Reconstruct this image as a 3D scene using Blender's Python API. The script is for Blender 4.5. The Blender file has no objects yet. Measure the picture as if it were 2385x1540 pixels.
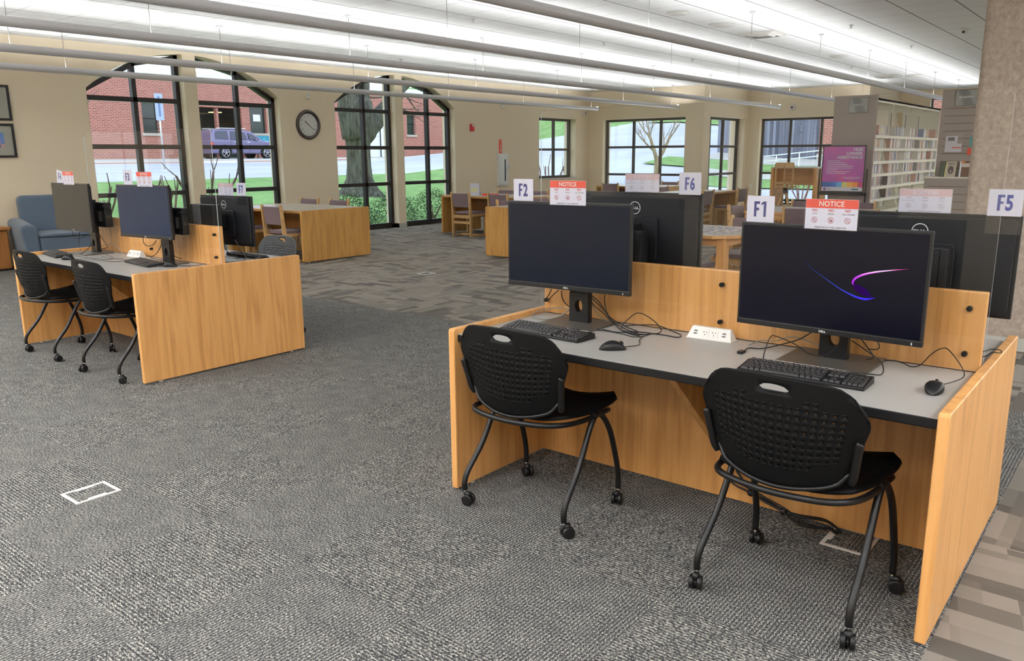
import bpy, bmesh, math, random
from mathutils import Vector, Matrix
random.seed(7)
S = bpy.context.scene
COL = S.collection
PI = math.pi
def rad(a): return a * PI / 180
V = Vector

# ------------------------------------------------------------------ mesh builder
class MB:
    def __init__(s): s.v = []; s.f = []; s.m = []; s.sm = []
    def quad(s, pts, m=0, sm=False):
        n = len(s.v); s.v += [tuple(p) for p in pts]; s.f.append(tuple(range(n, n + len(pts)))); s.m.append(m); s.sm.append(sm)
    def add(s, vs, fs, m=0, sm=False):
        n = len(s.v); s.v += [tuple(p) for p in vs]
        for f in fs: s.f.append(tuple(i + n for i in f)); s.m.append(m); s.sm.append(sm)
    def box(s, x0, x1, y0, y1, z0, z1, m=0):
        s.add([(x0,y0,z0),(x1,y0,z0),(x1,y1,z0),(x0,y1,z0),(x0,y0,z1),(x1,y0,z1),(x1,y1,z1),(x0,y1,z1)],
              [(0,3,2,1),(4,5,6,7),(0,1,5,4),(1,2,6,5),(2,3,7,6),(3,0,4,7)], m)
    def cbox(s, c, d, m=0): s.box(c[0]-d[0]/2,c[0]+d[0]/2,c[1]-d[1]/2,c[1]+d[1]/2,c[2]-d[2]/2,c[2]+d[2]/2,m)
    def prism(s, poly, axis, a, b, m=0):
        # poly in the two other axes (in xyz order), extruded along axis from a to b
        def P(p, t):
            return {0:(t,p[0],p[1]),1:(p[0],t,p[1]),2:(p[0],p[1],t)}[axis]
        n = len(poly)
        s.add([P(p,a) for p in poly]+[P(p,b) for p in poly],
              [tuple(range(n-1,-1,-1)),tuple(range(n,2*n))]+[(i,(i+1)%n,n+(i+1)%n,n+i) for i in range(n)], m)
    def bar(s, p, q, w, h, m=0, up=(0,0,1)):
        p=V(p);q=V(q);d=(q-p).normalized();u=V(up)
        if abs(d.dot(u))>.99:u=V((0,1,0))
        r=d.cross(u).normalized()*w/2;t=r.cross(d).normalized()*h/2
        s.add([p-r-t,p+r-t,p+r+t,p-r+t,q-r-t,q+r-t,q+r+t,q-r+t],
              [(0,3,2,1),(4,5,6,7),(0,1,5,4),(1,2,6,5),(2,3,7,6),(3,0,4,7)],m)
    def tube(s, pts, r, n=8, m=0, caps=True, closed=False):
        pts=[V(p) for p in pts]; R=r if hasattr(r,'__len__') else [r]*len(pts)
        N=len(pts); base=len(s.v)
        t0=(pts[1]-pts[0]).normalized(); u=V((0,0,1)) if abs(t0.z)<.9 else V((1,0,0))
        u=(u-t0*u.dot(t0)).normalized()
        for i,p in enumerate(pts):
            if closed: t=(pts[(i+1)%N]-pts[i-1]).normalized()
            elif i==0: t=t0
            elif i==N-1: t=(pts[i]-pts[i-1]).normalized()
            else: t=((pts[i+1]-p).normalized()+(p-pts[i-1]).normalized()).normalized()
            u=(u-t*u.dot(t)); u=u.normalized() if u.length>1e-6 else V((1,0,0)); w=t.cross(u)
            for k in range(n):
                a=2*PI*k/n; s.v.append(tuple(p+(u*math.cos(a)+w*math.sin(a))*R[i]))
        for i in range(N if closed else N-1):
            j=(i+1)%N
            for k in range(n):
                k2=(k+1)%n; s.f.append((base+i*n+k,base+i*n+k2,base+j*n+k2,base+j*n+k)); s.m.append(m); s.sm.append(True)
        if caps and not closed:
            s.f.append(tuple(base+k for k in range(n-1,-1,-1))); s.m.append(m); s.sm.append(False)
            s.f.append(tuple(base+(N-1)*n+k for k in range(n))); s.m.append(m); s.sm.append(False)
    def cyl(s, p, q, r, n=16, m=0): s.tube([p,q],r,n,m)
    def lathe(s, prof, c=(0,0,0), n=24, m=0, axis=2):
        # prof list of (r,h)
        base=len(s.v)
        for r,h in prof:
            for k in range(n):
                a=2*PI*k/n; x,y=r*math.cos(a),r*math.sin(a)
                p={2:(x,y,h),1:(x,h,y),0:(h,x,y)}[axis]
                s.v.append((p[0]+c[0],p[1]+c[1],p[2]+c[2]))
        for i in range(len(prof)-1):
            for k in range(n):
                k2=(k+1)%n; s.f.append((base+i*n+k,base+i*n+k2,base+(i+1)*n+k2,base+(i+1)*n+k)); s.m.append(m); s.sm.append(True)
    def ball(s, c, r, n=12, m=0, sc=(1,1,1)):
        prof=[(math.sin(PI*i/n)*1.0,-math.cos(PI*i/n)) for i in range(n+1)]
        b=len(s.v); s.lathe(prof,(0,0,0),n*2,m)
        for i in range(b,len(s.v)):
            x,y,z=s.v[i]; s.v[i]=(c[0]+x*r*sc[0],c[1]+y*r*sc[1],c[2]+z*r*sc[2])
    def mesh(s, name, mats):
        me=bpy.data.meshes.new(name); me.from_pydata(s.v,[],s.f); 
        for mt in (mats if isinstance(mats,(list,tuple)) else [mats]): me.materials.append(mt)
        me.polygons.foreach_set('material_index',s.m); me.polygons.foreach_set('use_smooth',s.sm)
        me.update(); return me
    def build(s, name, mats, parent=None, bevel=0, seg=2, weld=False, solid=0, sub=0, loc=None):
        me=s.mesh(name,mats)
        bm=bmesh.new(); bm.from_mesh(me)
        if weld: bmesh.ops.remove_doubles(bm,verts=bm.verts,dist=2e-4)
        bmesh.ops.recalc_face_normals(bm,faces=bm.faces)
        bm.to_mesh(me); bm.free()
        o=bpy.data.objects.new(name,me); COL.objects.link(o)
        if parent: o.parent=parent
        if loc: o.location=loc
        if solid:
            d=o.modifiers.new('s','SOLIDIFY'); d.thickness=solid; d.offset=0
        if sub:
            d=o.modifiers.new('u','SUBSURF'); d.levels=sub; d.render_levels=sub
        if bevel:
            b=o.modifiers.new('b','BEVEL'); b.width=bevel; b.segments=seg; b.limit_method='ANGLE'; b.angle_limit=rad(40)
            b.harden_normals=False
        return o

def tag(o, label=None, cat=None, group=None, kind=None):
    if label: o['label']=label
    if cat: o['category']=cat
    if group: o['group']=group
    if kind: o['kind']=kind
    return o
def thing(name, label, cat, loc=(0,0,0), rz=0, group=None):
    o=bpy.data.objects.new(name,None); COL.objects.link(o); o.empty_display_size=.1
    o.location=loc; o.rotation_euler=(0,0,rz); return tag(o,label,cat,group)
KIDS={}
def copy_tree(o, parent=None, only=None):
    c=o.copy(); COL.objects.link(c)
    if parent: c.parent=parent
    for ch in [x for x in bpy.data.objects if x.parent==o]: copy_tree(ch,c)
    return c
def dup(o, loc, rz, label, group=None):
    c=copy_tree(o); c.location=loc; c.rotation_euler=(0,0,rz); c['label']=label
    if group: c['group']=group
    return c
def struct(o): o['kind']='structure'; return o
def catmull(pts, k=8, closed=False):
    P=[V(p) for p in pts]; out=[]; n=len(P)
    rng=range(n if closed else n-1)
    for i in rng:
        p0=P[i-1] if (i>0 or closed) else P[0]*2-P[1]; p1=P[i]; p2=P[(i+1)%n]
        p3=P[(i+2)%n] if (i+2<n or closed) else p2*2-p1
        for j in range(k):
            t=j/k; out.append(.5*((2*p1)+(p2-p0)*t+(2*p0-5*p1+4*p2-p3)*t*t+(3*p1-p0-3*p2+p3)*t**3))
    if not closed: out.append(P[-1])
    return out
def rrect(x0,x1,z0,z1,r,n=5,corners=(1,1,1,1)):
    # rounded rectangle outline, corners order: bl, br, tr, tl
    o=[]
    for (cx,cz,a0,f,px,pz) in ((x0+r,z0+r,180,corners[0],x0,z0),(x1-r,z0+r,270,corners[1],x1,z0),(x1-r,z1-r,0,corners[2],x1,z1),(x0+r,z1-r,90,corners[3],x0,z1)):
        if f:
            for i in range(n+1):
                a=rad(a0+90*i/n); o.append((cx+r*math.cos(a),cz+r*math.sin(a)))
        else: o.append((px,pz))
    return o

_TC={}
def text_mb(txt, h, wide=1.0, bold=0.0, spacing=1.0):
    """letters as flat polygons in XZ, centred on x, bottom at z=0, cap height h"""
    key=(txt,bold,spacing)
    if key not in _TC:
        cu=bpy.data.curves.new('t','FONT'); cu.body=txt; cu.size=1; cu.offset=bold; cu.space_character=spacing
        cu.resolution_u=3
        o=bpy.data.objects.new('t',cu); COL.objects.link(o)
        dg=bpy.context.evaluated_depsgraph_get(); me=bpy.data.meshes.new_from_object(o.evaluated_get(dg))
        vs=[(v.co.x,v.co.y) for v in me.vertices]; fs=[tuple(p.vertices) for p in me.polygons]
        bpy.data.objects.remove(o); bpy.data.curves.remove(cu); bpy.data.meshes.remove(me)
        _TC[key]=(vs,fs)
    vs,fs=_TC[key]
    x0=min(v[0] for v in vs); x1=max(v[0] for v in vs); y0=min(v[1] for v in vs); y1=max(v[1] for v in vs)
    k=h/(y1-y0); return [((v[0]-(x0+x1)/2)*k*wide,(v[1]-y0)*k) for v in vs],fs,(x1-x0)*k*wide
def put_text(mb, txt, h, cx, z, y=0.0, wide=1.0, bold=0.0, m=0, width=None, mirror=False, spacing=1.0, align=0, shear=0):
    vs,fs,w=text_mb(txt,h,1,bold,spacing)
    k=(width/w) if width else wide
    w*=k; s=-1 if mirror else 1; off={0:0,-1:w/2,1:-w/2}[align]
    mb.add([(cx+s*(v[0]*k+off+shear*v[1]),y,z+v[1]) for v in vs],fs,m)

# ------------------------------------------------------------------ materials
def lin(c):
    def f(u):
        u/=255; return u/12.92 if u<=.04045 else ((u+.055)/1.055)**2.4
    return tuple(f(u) for u in c)+(1,)
class NT:
    def __init__(s,name):
        s.mat=bpy.data.materials.new(name); s.mat.use_nodes=True; s.t=s.mat.node_tree; s.t.nodes.clear()
        s.out=s.t.nodes.new('ShaderNodeOutputMaterial')
    def n(s,typ,ins={},**kw):
        nd=s.t.nodes.new('ShaderNode'+typ)
        for k,v in kw.items(): setattr(nd,k,v)
        for k,v in ins.items(): s.set(nd.inputs[k],v)
        return nd
    def set(s,inp,v):
        if hasattr(v,'is_output') or isinstance(v,bpy.types.NodeSocket): s.t.links.new(v,inp)
        else: inp.default_value=v
    def math(s,op,a,b=0.0,c=None):
        nd=s.n('Math',operation=op); s.set(nd.inputs[0],a); s.set(nd.inputs[1],b)
        if c is not None: s.set(nd.inputs[2],c)
        return nd.outputs[0]
    def coord(s,kind='Object'): return s.n('TexCoord').outputs[kind]
    def map(s,vec,scale=(1,1,1),rot=(0,0,0),loc=(0,0,0)):
        return s.n('Mapping',{'Vector':vec,'Scale':scale,'Rotation':rot,'Location':loc}).outputs[0]
    def noise(s,vec,scale=5,detail=2,rough=.5,dist=0,out=0):
        return s.n('TexNoise',{'Vector':vec,'Scale':scale,'Detail':detail,'Roughness':rough,'Distortion':dist}).outputs[out]
    def ramp(s,fac,stops,interp='LINEAR'):
        nd=s.n('ValToRGB'); cr=nd.color_ramp; cr.interpolation=interp
        while len(cr.elements)<len(stops): cr.elements.new(.5)
        for e,(p,c) in zip(cr.elements,stops): e.position=p; e.color=c
        s.set(nd.inputs[0],fac); return nd.outputs[0]
    def mix(s,f,a,b,blend='MIX'):
        nd=s.n('Mix',data_type='RGBA',blend_type=blend); s.set(nd.inputs[0],f); s.set(nd.inputs[6],a); s.set(nd.inputs[7],b); return nd.outputs[2]
    def sep(s,vec): return s.n('SeparateXYZ',{0:vec}).outputs
    def comb(s,x,y,z): return s.n('CombineXYZ',{0:x,1:y,2:z}).outputs[0]
    def bump(s,h,st=.2,d=.002): return s.n('Bump',{'Height':h,'Strength':st,'Distance':d}).outputs[0]
    def bsdf(s,color,rough=.5,metal=0,normal=None,spec=.5,coat=0,alpha=None,sheen=0,emit=None,es=0,coat_rough=.1):
        nd=s.n('BsdfPrincipled'); s.set(nd.inputs['Base Color'],color); s.set(nd.inputs['Roughness'],rough); s.set(nd.inputs['Metallic'],metal)
        s.set(nd.inputs['Specular IOR Level'],spec)
        if normal: s.set(nd.inputs['Normal'],normal)
        if coat: s.set(nd.inputs['Coat Weight'],coat); s.set(nd.inputs['Coat Roughness'],coat_rough)
        if sheen: s.set(nd.inputs['Sheen Weight'],sheen)
        if emit is not None: s.set(nd.inputs['Emission Color'],emit); s.set(nd.inputs['Emission Strength'],es)
        s.t.links.new(nd.outputs[0],s.out.inputs[0]); return nd
def plain(name,c,rough=.5,metal=0,spec=.5,coat=0,var=0.04,vs=40,bump=0):
    t=NT(name); co=t.coord(); c=lin(c)
    nz=t.noise(co,vs,3)
    a=tuple(x*(1-var) for x in c[:3])+(1,); b=tuple(min(1,x*(1+var)) for x in c[:3])+(1,)
    col=t.mix(nz,a,b)
    t.bsdf(col,rough,metal,t.bump(nz,bump,.001) if bump else None,spec,coat); return t.mat
def wood(name,ca,cb,cc,axis=2,scale=1.0,rough=.38,coat=.15,cath=.5):
    """oak: fine pores and broad cathedral figure running along `axis`"""
    t=NT(name); co=t.coord()
    sc=[28*scale]*3; sc[axis]=1.1*scale
    low=[3.2*scale]*3; low[axis]=.35*scale
    d=t.noise(t.map(co,tuple(low)),1.0,3,.55)
    fine=t.noise(t.map(co,tuple(x*4 for x in sc)),1.0,3,.6)
    mid=t.noise(t.map(co,tuple(sc)),1.0,4,.6,.6)
    ring=t.math('FRACT',t.math('MULTIPLY',d,9.0))
    ring=t.math('ABSOLUTE',t.math('SUBTRACT',ring,.5))
    f=t.math('ADD',t.math('MULTIPLY',mid,.55),t.math('MULTIPLY',ring,cath*.6))
    f=t.math('ADD',f,t.math('MULTIPLY',fine,.25))
    col=t.ramp(f,[(.25,lin(ca)),(.5,lin(cb)),(.85,lin(cc))])
    t.bsdf(col,rough,0,t.bump(fine,.08,.0006),.4,coat,coat_rough=.25); return t.mat
def emis(name,c,st):
    t=NT(name); e=t.n('Emission',{'Color':c,'Strength':st}); t.t.links.new(e.outputs[0],t.out.inputs[0]); return t.mat
def glass(name,tint=(.97,.985,.98,1),refl=1.0,rough=0.0):
    t=NT(name); tr=t.n('BsdfTransparent',{'Color':tint}); gl=t.n('BsdfGlossy',{'Color':(1,1,1,1),'Roughness':rough})
    ge=t.n('NewGeometry'); dp=t.n('VectorMath',operation='DOT_PRODUCT'); t.t.links.new(ge.outputs['Incoming'],dp.inputs[0]); t.t.links.new(ge.outputs['Normal'],dp.inputs[1])
    sch=t.math('MULTIPLY_ADD',t.math('POWER',t.math('SUBTRACT',1.0,t.math('ABSOLUTE',dp.outputs['Value'])),5.0),.92,.075)
    mx=t.n('MixShader'); t.t.links.new(t.math('MULTIPLY',sch,refl),mx.inputs[0])
    t.t.links.new(tr.outputs[0],mx.inputs[1]); t.t.links.new(gl.outputs[0],mx.inputs[2]); t.t.links.new(mx.outputs[0],t.out.inputs[0]); return t.mat

M={}
M['oak']=wood('oak_vertical',(176,122,66),(210,156,94),(222,172,112),2)
M['oak_x']=wood('oak_long',(182,130,76),(212,160,100),(224,176,116),0)
M['oak_y']=wood('oak_depth',(188,136,80),(216,166,104),(228,180,120),1)
M['oak_old']=wood('aged_oak_vertical',(158,112,56),(194,146,80),(210,162,94),2)
M['oak_old_x']=wood('aged_oak_long',(160,114,60),(202,152,88),(214,168,104),0)
M['oak_chair']=wood('chair_oak',(164,126,76),(204,166,112),(218,184,132),2,1.6)
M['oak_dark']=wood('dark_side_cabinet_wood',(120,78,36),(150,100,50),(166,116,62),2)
M['blackp']=plain('black_plastic',(17,17,19),.42,0,.35,0,.05,60)
M['blackm']=plain('black_powder_metal',(18,18,19),.38,.1,.35,0,.06,90)
M['mesh_black']=plain('chair_back_black',(9,9,10),.6,0,.14,0,.08,90)
M['mesh_grey']=plain('chair_back_grey',(84,86,88),.5,0,.4,0,.05,60)
M['bezel']=plain('monitor_bezel',(18,19,22),.38,0,.35,0,.03,50)
M['panel_back']=plain('monitor_back',(22,24,28),.55,0,.3,0,.03,50)
M['silver']=plain('grey_stand_base',(104,100,94),.38,.6,.5,0,.05,70)
M['lam']=plain('grey_laminate',(158,157,153),.33,0,.5,0,.05,350)
M['lam_old']=plain('beige_laminate',(206,200,188),.28,0,.5,.1,.03,200)
M['edge']=plain('black_edge_band',(15,15,17),.55,0,.25)
M['white']=plain('white_plastic',(216,214,207),.4)
M['paper']=plain('card_paper',(208,208,218),.75,var=.02)
M['sleeve']=glass('clear_sleeve',(.97,.97,.98,1),.5,.05)
M['navy']=plain('navy_print',(28,34,104),.6)
M['navy_show']=plain('faded_navy_print',(60,70,140),.6)
M['red']=plain('red_print',(208,62,40),.55)
M['redink']=plain('red_ink',(170,40,38),.6)
M['greyink']=plain('grey_ink',(90,92,100),.6)
M['showink']=plain('show_through_ink',(172,168,176),.7)
M['showpink']=plain('show_through_red',(206,176,176),.7)
M['chrome']=plain('polished_metal',(200,200,200),.18,1.0)
M['steel']=plain('brushed_steel',(206,206,204),.32,.7)
M['logo']=plain('logo_white',(214,216,218),.4)
M['logo_dim']=plain('logo_grey',(128,132,134),.4)
M['pad']=None
def fabric(name,c,c2,s=220,rough=.9):
    t=NT(name); co=t.coord(); n=t.noise(co,s,2,.6); col=t.ramp(n,[(.3,lin(c)),(.7,lin(c2))]); t.bsdf(col,rough,0,t.bump(n,.25,.002),.2,sheen=.2); return t.mat
M['pad']=fabric('mauve_upholstery',(100,84,88),(132,114,118))
M['blue']=fabric('slate_blue_upholstery',(64,76,90),(88,101,115),300)
M['wall']=plain('painted_wall',(236,221,194),.75,0,.25,0,.015,6,.0)
M['base']=plain('rubber_base',(184,184,176),.55)
M['frame']=plain('dark_window_frame',(34,31,30),.42,.3,.4)
M['wglass']=glass('window_glass',(.93,.97,.985,1),.5)
M['plexi']=glass('acrylic',(.975,.978,.975,1),.42)
M['plexi_edge']=plain('acrylic_edge',(196,204,204),.25)
M['tube']=plain('brushed_aluminium_housing',(226,225,228),.36,.2)
M['cap']=plain('fixture_end_cap',(196,196,198),.4)
M['cream']=plain('cream_enamel',(240,238,224),.5)
M['taupe_panel']=plain('taupe_textured_panel',(152,142,137),.8,0,.2,0,.07,160)
M['groove']=plain('slatwall_groove',(96,66,48),.7)
def screen_mat(name,c):
    t=NT(name); t.bsdf(lin(c),.2,0,None,.16); return t.mat
M['scr_blue']=screen_mat('dark_blue_screen',(15,21,34))
M['scr_navy']=screen_mat('black_navy_screen',(10,11,24))
M['scr_slate']=screen_mat('slate_blue_screen',(26,38,60))
M['scr_grey']=screen_mat('charcoal_screen',(26,26,28))
SKY=2.4; LAMPS=48.0; FILLS=37.0; EXPO=0.0
# ================================================================== the room
HC=3.21; XW=-10.45; YA=16.9; XR=-7.0; YB=19.7; XB=-3.82; YC=22.8; XE=9.0; YS=-6.0
# ---- floor: dark quarter-turned tiles near, taupe strips beyond
def dark_carpet():
    t=NT('dark_carpet_tile'); x,y,_=t.sep(t.coord())[:3]
    tx=t.math('FLOOR',t.math('DIVIDE',x,.61)); ty=t.math('FLOOR',t.math('DIVIDE',t.math('ADD',y,.25),.61))
    ck=t.math('ABSOLUTE',t.math('MODULO',t.math('ADD',tx,ty),2.0))
    a=t.comb(t.math('MULTIPLY',x,330),t.math('MULTIPLY',y,110),0); b=t.comb(t.math('MULTIPLY',y,330),t.math('MULTIPLY',x,110),3.3)
    vec=t.n('Mix',data_type='VECTOR',ins={}); t.set(vec.inputs[0],ck); t.set(vec.inputs[4],a); t.set(vec.inputs[5],b)
    n1=t.noise(vec.outputs[1],1.0,2,.55)
    big=t.noise(t.coord(),9,3,.6)
    st=t.math('SINE',t.math('MULTIPLY',t.sep(vec.outputs[1])[0],6.2832/330/.014))
    f=t.math('ADD',n1,t.math('ADD',t.math('MULTIPLY',t.math('SUBTRACT',big,.5),.10),t.math('MULTIPLY',st,.06)))
    col=t.ramp(f,[(.35,lin((34,34,37))),(.46,lin((64,64,66))),(.55,lin((98,98,95))),(.66,lin((174,172,162)))])
    t.bsdf(col,.95,0,t.bump(n1,.5,.003),.12); return t.mat
def taupe_carpet():
    t=NT('taupe_strip_carpet'); x,y,_=t.sep(t.coord())[:3]
    tx=t.math('FLOOR',t.math('DIVIDE',x,.91)); ty=t.math('FLOOR',t.math('DIVIDE',y,.91))
    ck=t.math('ABSOLUTE',t.math('MODULO',t.math('ADD',tx,ty),2.0))
    a=t.comb(x,y,0); b=t.comb(t.math('ADD',y,.27),x,0)
    vec=t.n('Mix',data_type='VECTOR'); t.set(vec.inputs[0],ck); t.set(vec.inputs[4],a); t.set(vec.inputs[5],b)
    skew=t.sep(vec.outputs[1]); vv=t.comb(t.math('ADD',skew[0],t.math('MULTIPLY',skew[1],.22)),skew[1],0)
    def brick(w,h,off,vec,c1,c2):
        nd=t.n('TexBrick',{'Vector':vec,'Color1':c1,'Color2':c2,'Mortar':c1,'Scale':1.0,'Mortar Size':0.0,'Brick Width':w,'Row Height':h,'Bias':0.0}); nd.offset=off; nd.offset_frequency=2; nd.squash=1.4; nd.squash_frequency=3
        return nd.outputs[0]
    B=(0,0,0,1); W=(1,1,1,1)
    r1=brick(.30,.10,.37,vv,B,W); r2=brick(.55,.15,.6,t.map(vv,loc=(.13,.05,0)),B,W)
    r1=t.n('RGBToBW',{0:r1}).outputs[0]; r2=t.n('RGBToBW',{0:r2}).outputs[0]
    f=t.math('MULTIPLY_ADD',r1,.62,t.math('MULTIPLY',r2,.38))
    col=t.ramp(f,[(.15,lin((86,82,77))),(.32,lin((106,101,94))),(.45,lin((134,127,118))),(.62,lin((146,139,130))),(.8,lin((124,118,110)))])
    nz=t.noise(t.coord(),420,2,.6); col=t.mix(t.math('MULTIPLY',nz,.5),col,lin((84,80,74)),'MIX')
    t.bsdf(col,.95,0,t.bump(nz,.4,.003),.12); return t.mat
M['carpet_d']=dark_carpet(); M['carpet_t']=taupe_carpet()
f=MB()
def fq(x0,x1,y0,y1,m): f.quad([(x0,y0,0),(x1,y0,0),(x1,y1,0),(x0,y1,0)],m)
fq(XW-.3,2.0,YS,2.87,0); fq(XW-.3,2.0,2.87,YA+.3,1); fq(XR-.3,2.0,YA+.3,YB+.3,1); fq(XB,2.0,YB+.3,YC+.3,1); fq(2.0,XE,YS,YC+.3,1)
struct(f.build('floor',[M['carpet_d'],M['carpet_t']]))
# ---- ceiling of lay-in tiles
def ceil_mat():
    t=NT('ceiling_tile'); x,y,_=t.sep(t.coord())[:3]
    def line(v,o,w):
        q=t.math('FRACT',t.math('DIVIDE',t.math('ADD',v,o),.61)); q=t.math('ABSOLUTE',t.math('SUBTRACT',q,.5)); return t.math('GREATER_THAN',q,.5-w/.61)
    lx=line(x,1.615+6.1*4,.010); ly=line(y,.186,.006)
    n=t.noise(t.coord(),260,2,.7)
    base=t.mix(n,lin((232,233,231)),lin((244,245,243)))
    c=t.mix(t.math('MULTIPLY',lx,.8),base,lin((120,122,120))); c=t.mix(t.math('MULTIPLY',ly,.45),c,lin((130,132,130)))
    t.bsdf(c,.9,0,t.bump(n,.15,.002),.1); return t.mat
M['ceil']=ceil_mat()
f=MB(); f.box(XW-.38,XE+.3,YS-.3,YA+.38,HC,HC+.15); f.box(XR-.38,XE+.3,YA+.38,YB+.38,HC,HC+.15); f.box(XB-.3,XE+.3,YB+.38,YC+.38,HC,HC+.15)
struct(f.build('ceiling',M['ceil']))

def wall_run(name, axis, f0, f1, t0, t1, ops, zt=HC):
    """wall slab f0..f1 thick along `axis`, running t0..t1; ops=(ta,tb,zlo,zhi or function)"""
    b=MB(); cur=t0
    def seg(a,c,z0a,z0c,z1a,z1c):
        if max(z1a-z0a,z1c-z0c)<=1e-4: return
        b.prism([(a,z0a),(c,z0c),(c,z1c),(a,z1a)] ,axis,f0,f1)
    for ta,tb,zl,zh in sorted(ops):
        seg(cur,ta,0,0,zt,zt)
        if zl>0: seg(ta,tb,0,0,zl,zl)
        if callable(zh):
            N=14
            for i in range(N):
                a=ta+(tb-ta)*i/N; c=ta+(tb-ta)*(i+1)/N; seg(a,c,zh(a),zh(c),zt,zt)
        elif zh<zt: seg(ta,tb,zh,zh,zt,zt)
        cur=tb
    seg(cur,t1,0,0,zt,zt)
    return struct(b.build(name,M['wall']))
def arch(yc):
    a,rise=1.71,.615; R=(a*a+rise*rise)/(2*rise)
    return lambda y: 2.55+rise-R+math.sqrt(max(0,R*R-(y-yc)**2))
A1,A2=arch(4.98),arch(9.67)
OPL=[(3.27,4.86,0,A1),(5.09,6.69,0,A1),(7.96,9.56,0,A2),(9.78,11.38,0,A2),(14.58,16.24,.915,2.465)]
wall_run('wall_left',0,XW-.38,XW,YS,YA+.3,OPL)
wall_run('wall_back',1,YA,YA+.38,XW,XR,[(-9.99,-7.5,0.12,2.45)])
wall_run('wall_alcove_side',0,XR-.38,XR,YA+.38,YB+.38,[(17.3,19.45,.12,2.46)])
wall_run('wall_alcove_back',1,YB,YB+.38,XR,XB,[(-6.66,-4.2,.12,2.455)])
wall_run('wall_recess_side',0,XB-.3,XB,YB+.38,YC+.3,[])
wall_run('wall_far',1,YC,YC+.38,XB,XE,[(-3.07,-.6,.9,2.98)])
wall_run('wall_right',0,XE,XE+.3,YS,YC+.38,[(-3.5,1.5,.9,2.6),(3.5,8.5,.9,2.6),(11,16,.9,2.6)])
wall_run('wall_front',1,YS-.3,YS,XW-.38,XE,[])

# ---- windows: frame, mullions, one pane of glass each
WN=[0]
def window(axis, f, outline, bars, kind='flat', w=.06, d=.07, sill=None):
    """outline: closed polygon in (t,z); bars: list of ((t,z),(t,z))"""
    WN[0]+=1
    P=(lambda t,z,o=0:(f+o,t,z)) if axis==0 else (lambda t,z,o=0:(t,f+o,z))
    fr=MB(); n=len(outline); c=V((sum(p[0] for p in outline)/n,sum(p[1] for p in outline)/n))
    for i in range(n):
        a=V(outline[i]); b=V(outline[(i+1)%n]); mid=(a+b)/2; nrm=V((-(b-a).y,(b-a).x)).normalized()
        if nrm.dot(c-mid)<0: nrm=-nrm
        dd=(b-a).normalized()*.0; a2=a+nrm*w/2-dd; b2=b+nrm*w/2+dd
        e=(b-a).normalized()*(w*.25)
        fr.bar(P(*(a2-e)),P(*(b2+e)),d,w,0,up=P(nrm.x,nrm.y,-f) if axis==0 else (nrm.x,0,nrm.y))
    o=fr.build('window_%d'%WN[0],M['frame']); struct(o)
    for a,b in bars:
        mb=MB(); mb.bar(P(*a),P(*b),d*.9,w,0,up=(0,0,1) if abs(a[0]-b[0])>abs(a[1]-b[1]) else ((0,1,0) if axis==0 else (1,0,0)))
        mb.build('mullion',M['frame'],o)
    g=MB(); g.quad([P(*p) for p in outline]); g.build('glass_pane',M['wglass'],o)
    if sill:
        sm=MB(); sm.box(*sill); sm.build('window_sill',M['wall_white'],o,bevel=.004)
    return o
M['wall_white']=plain('painted_sill',(206,200,186),.5)
# arched windows on the left wall: straight-sided dark frames inside curved plaster openings
def arched(y0,y1,yc,hi_side):
    A=arch(yc); W=1.6; ym={3.27:4.09,5.09:5.93,7.96:8.83,9.78:10.68}[y0]
    lo,hi=(y0,y1) if hi_side>0 else (y1,y0)
    def za(y): return A(y)+.0
    outline=[(lo,.0),(lo,2.555),(ym,za(ym)-.01),(hi,za(hi)),(hi,.0)]
    bars=[((ym,0),(ym,za(ym)-.02))]+[((y0,z),(y1,z)) for z in (.075,.94,1.69,2.425)]
    window(0,XW-.20,outline,bars,w=.07,d=.10)
arched(3.27,4.86,4.98,1); arched(5.09,6.69,4.98,-1)
arched(7.96,9.56,9.67,1); arched(9.78,11.38,9.67,-1)
window(0,XW-.22,[(14.58,.915),(14.58,2.465),(16.24,2.465),(16.24,.915)],[((15.5,.93),(15.5,2.45)),((14.6,1.66),(16.22,1.66))],sill=(XW-.36,XW+.03,14.55,16.27,.885,.915))
window(1,YA+.2,[(-9.99,.12),(-9.99,2.45),(-7.5,2.45),(-7.5,.12)],[((-9.12,.1),(-9.12,2.46)),((-8.3,.1),(-8.3,2.46))]+[((-10,z),(-7.5,z)) for z in (.24,.98,1.71)])
window(0,XR-.2,[(17.3,.12),(17.3,2.46),(19.45,2.46),(19.45,.12)],[((y,.1),(y,2.46)) for y in (17.68,18.5)]+[((17.3,z),(19.5,z)) for z in (.24,.98,1.71)])
window(1,YB+.2,[(-6.66,.12),(-6.66,2.455),(-4.2,2.455),(-4.2,.12)],[((-5.86,.1),(-5.86,2.46)),((-5.02,.1),(-5.02,2.46))]+[((-6.66,z),(-4.2,z)) for z in (.24,.98,1.71)])
window(1,YC+.2,[(-3.09,.88),(-3.09,3.0),(-.58,3.0),(-.58,.88)],[((-2.2,.9),(-2.2,3)),((-1.4,.9),(-1.4,3)),((-3.07,1.7),(-.6,1.7))])
for a in (-3.5,3.5,11):  # unseen right-wall windows, put in to bring daylight from that side
    window(0,XE+.15,[(a,.9),(a,2.6),(a+5,2.6),(a+5,.9)],[((a+2.5,.9),(a+2.5,2.6))])
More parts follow.
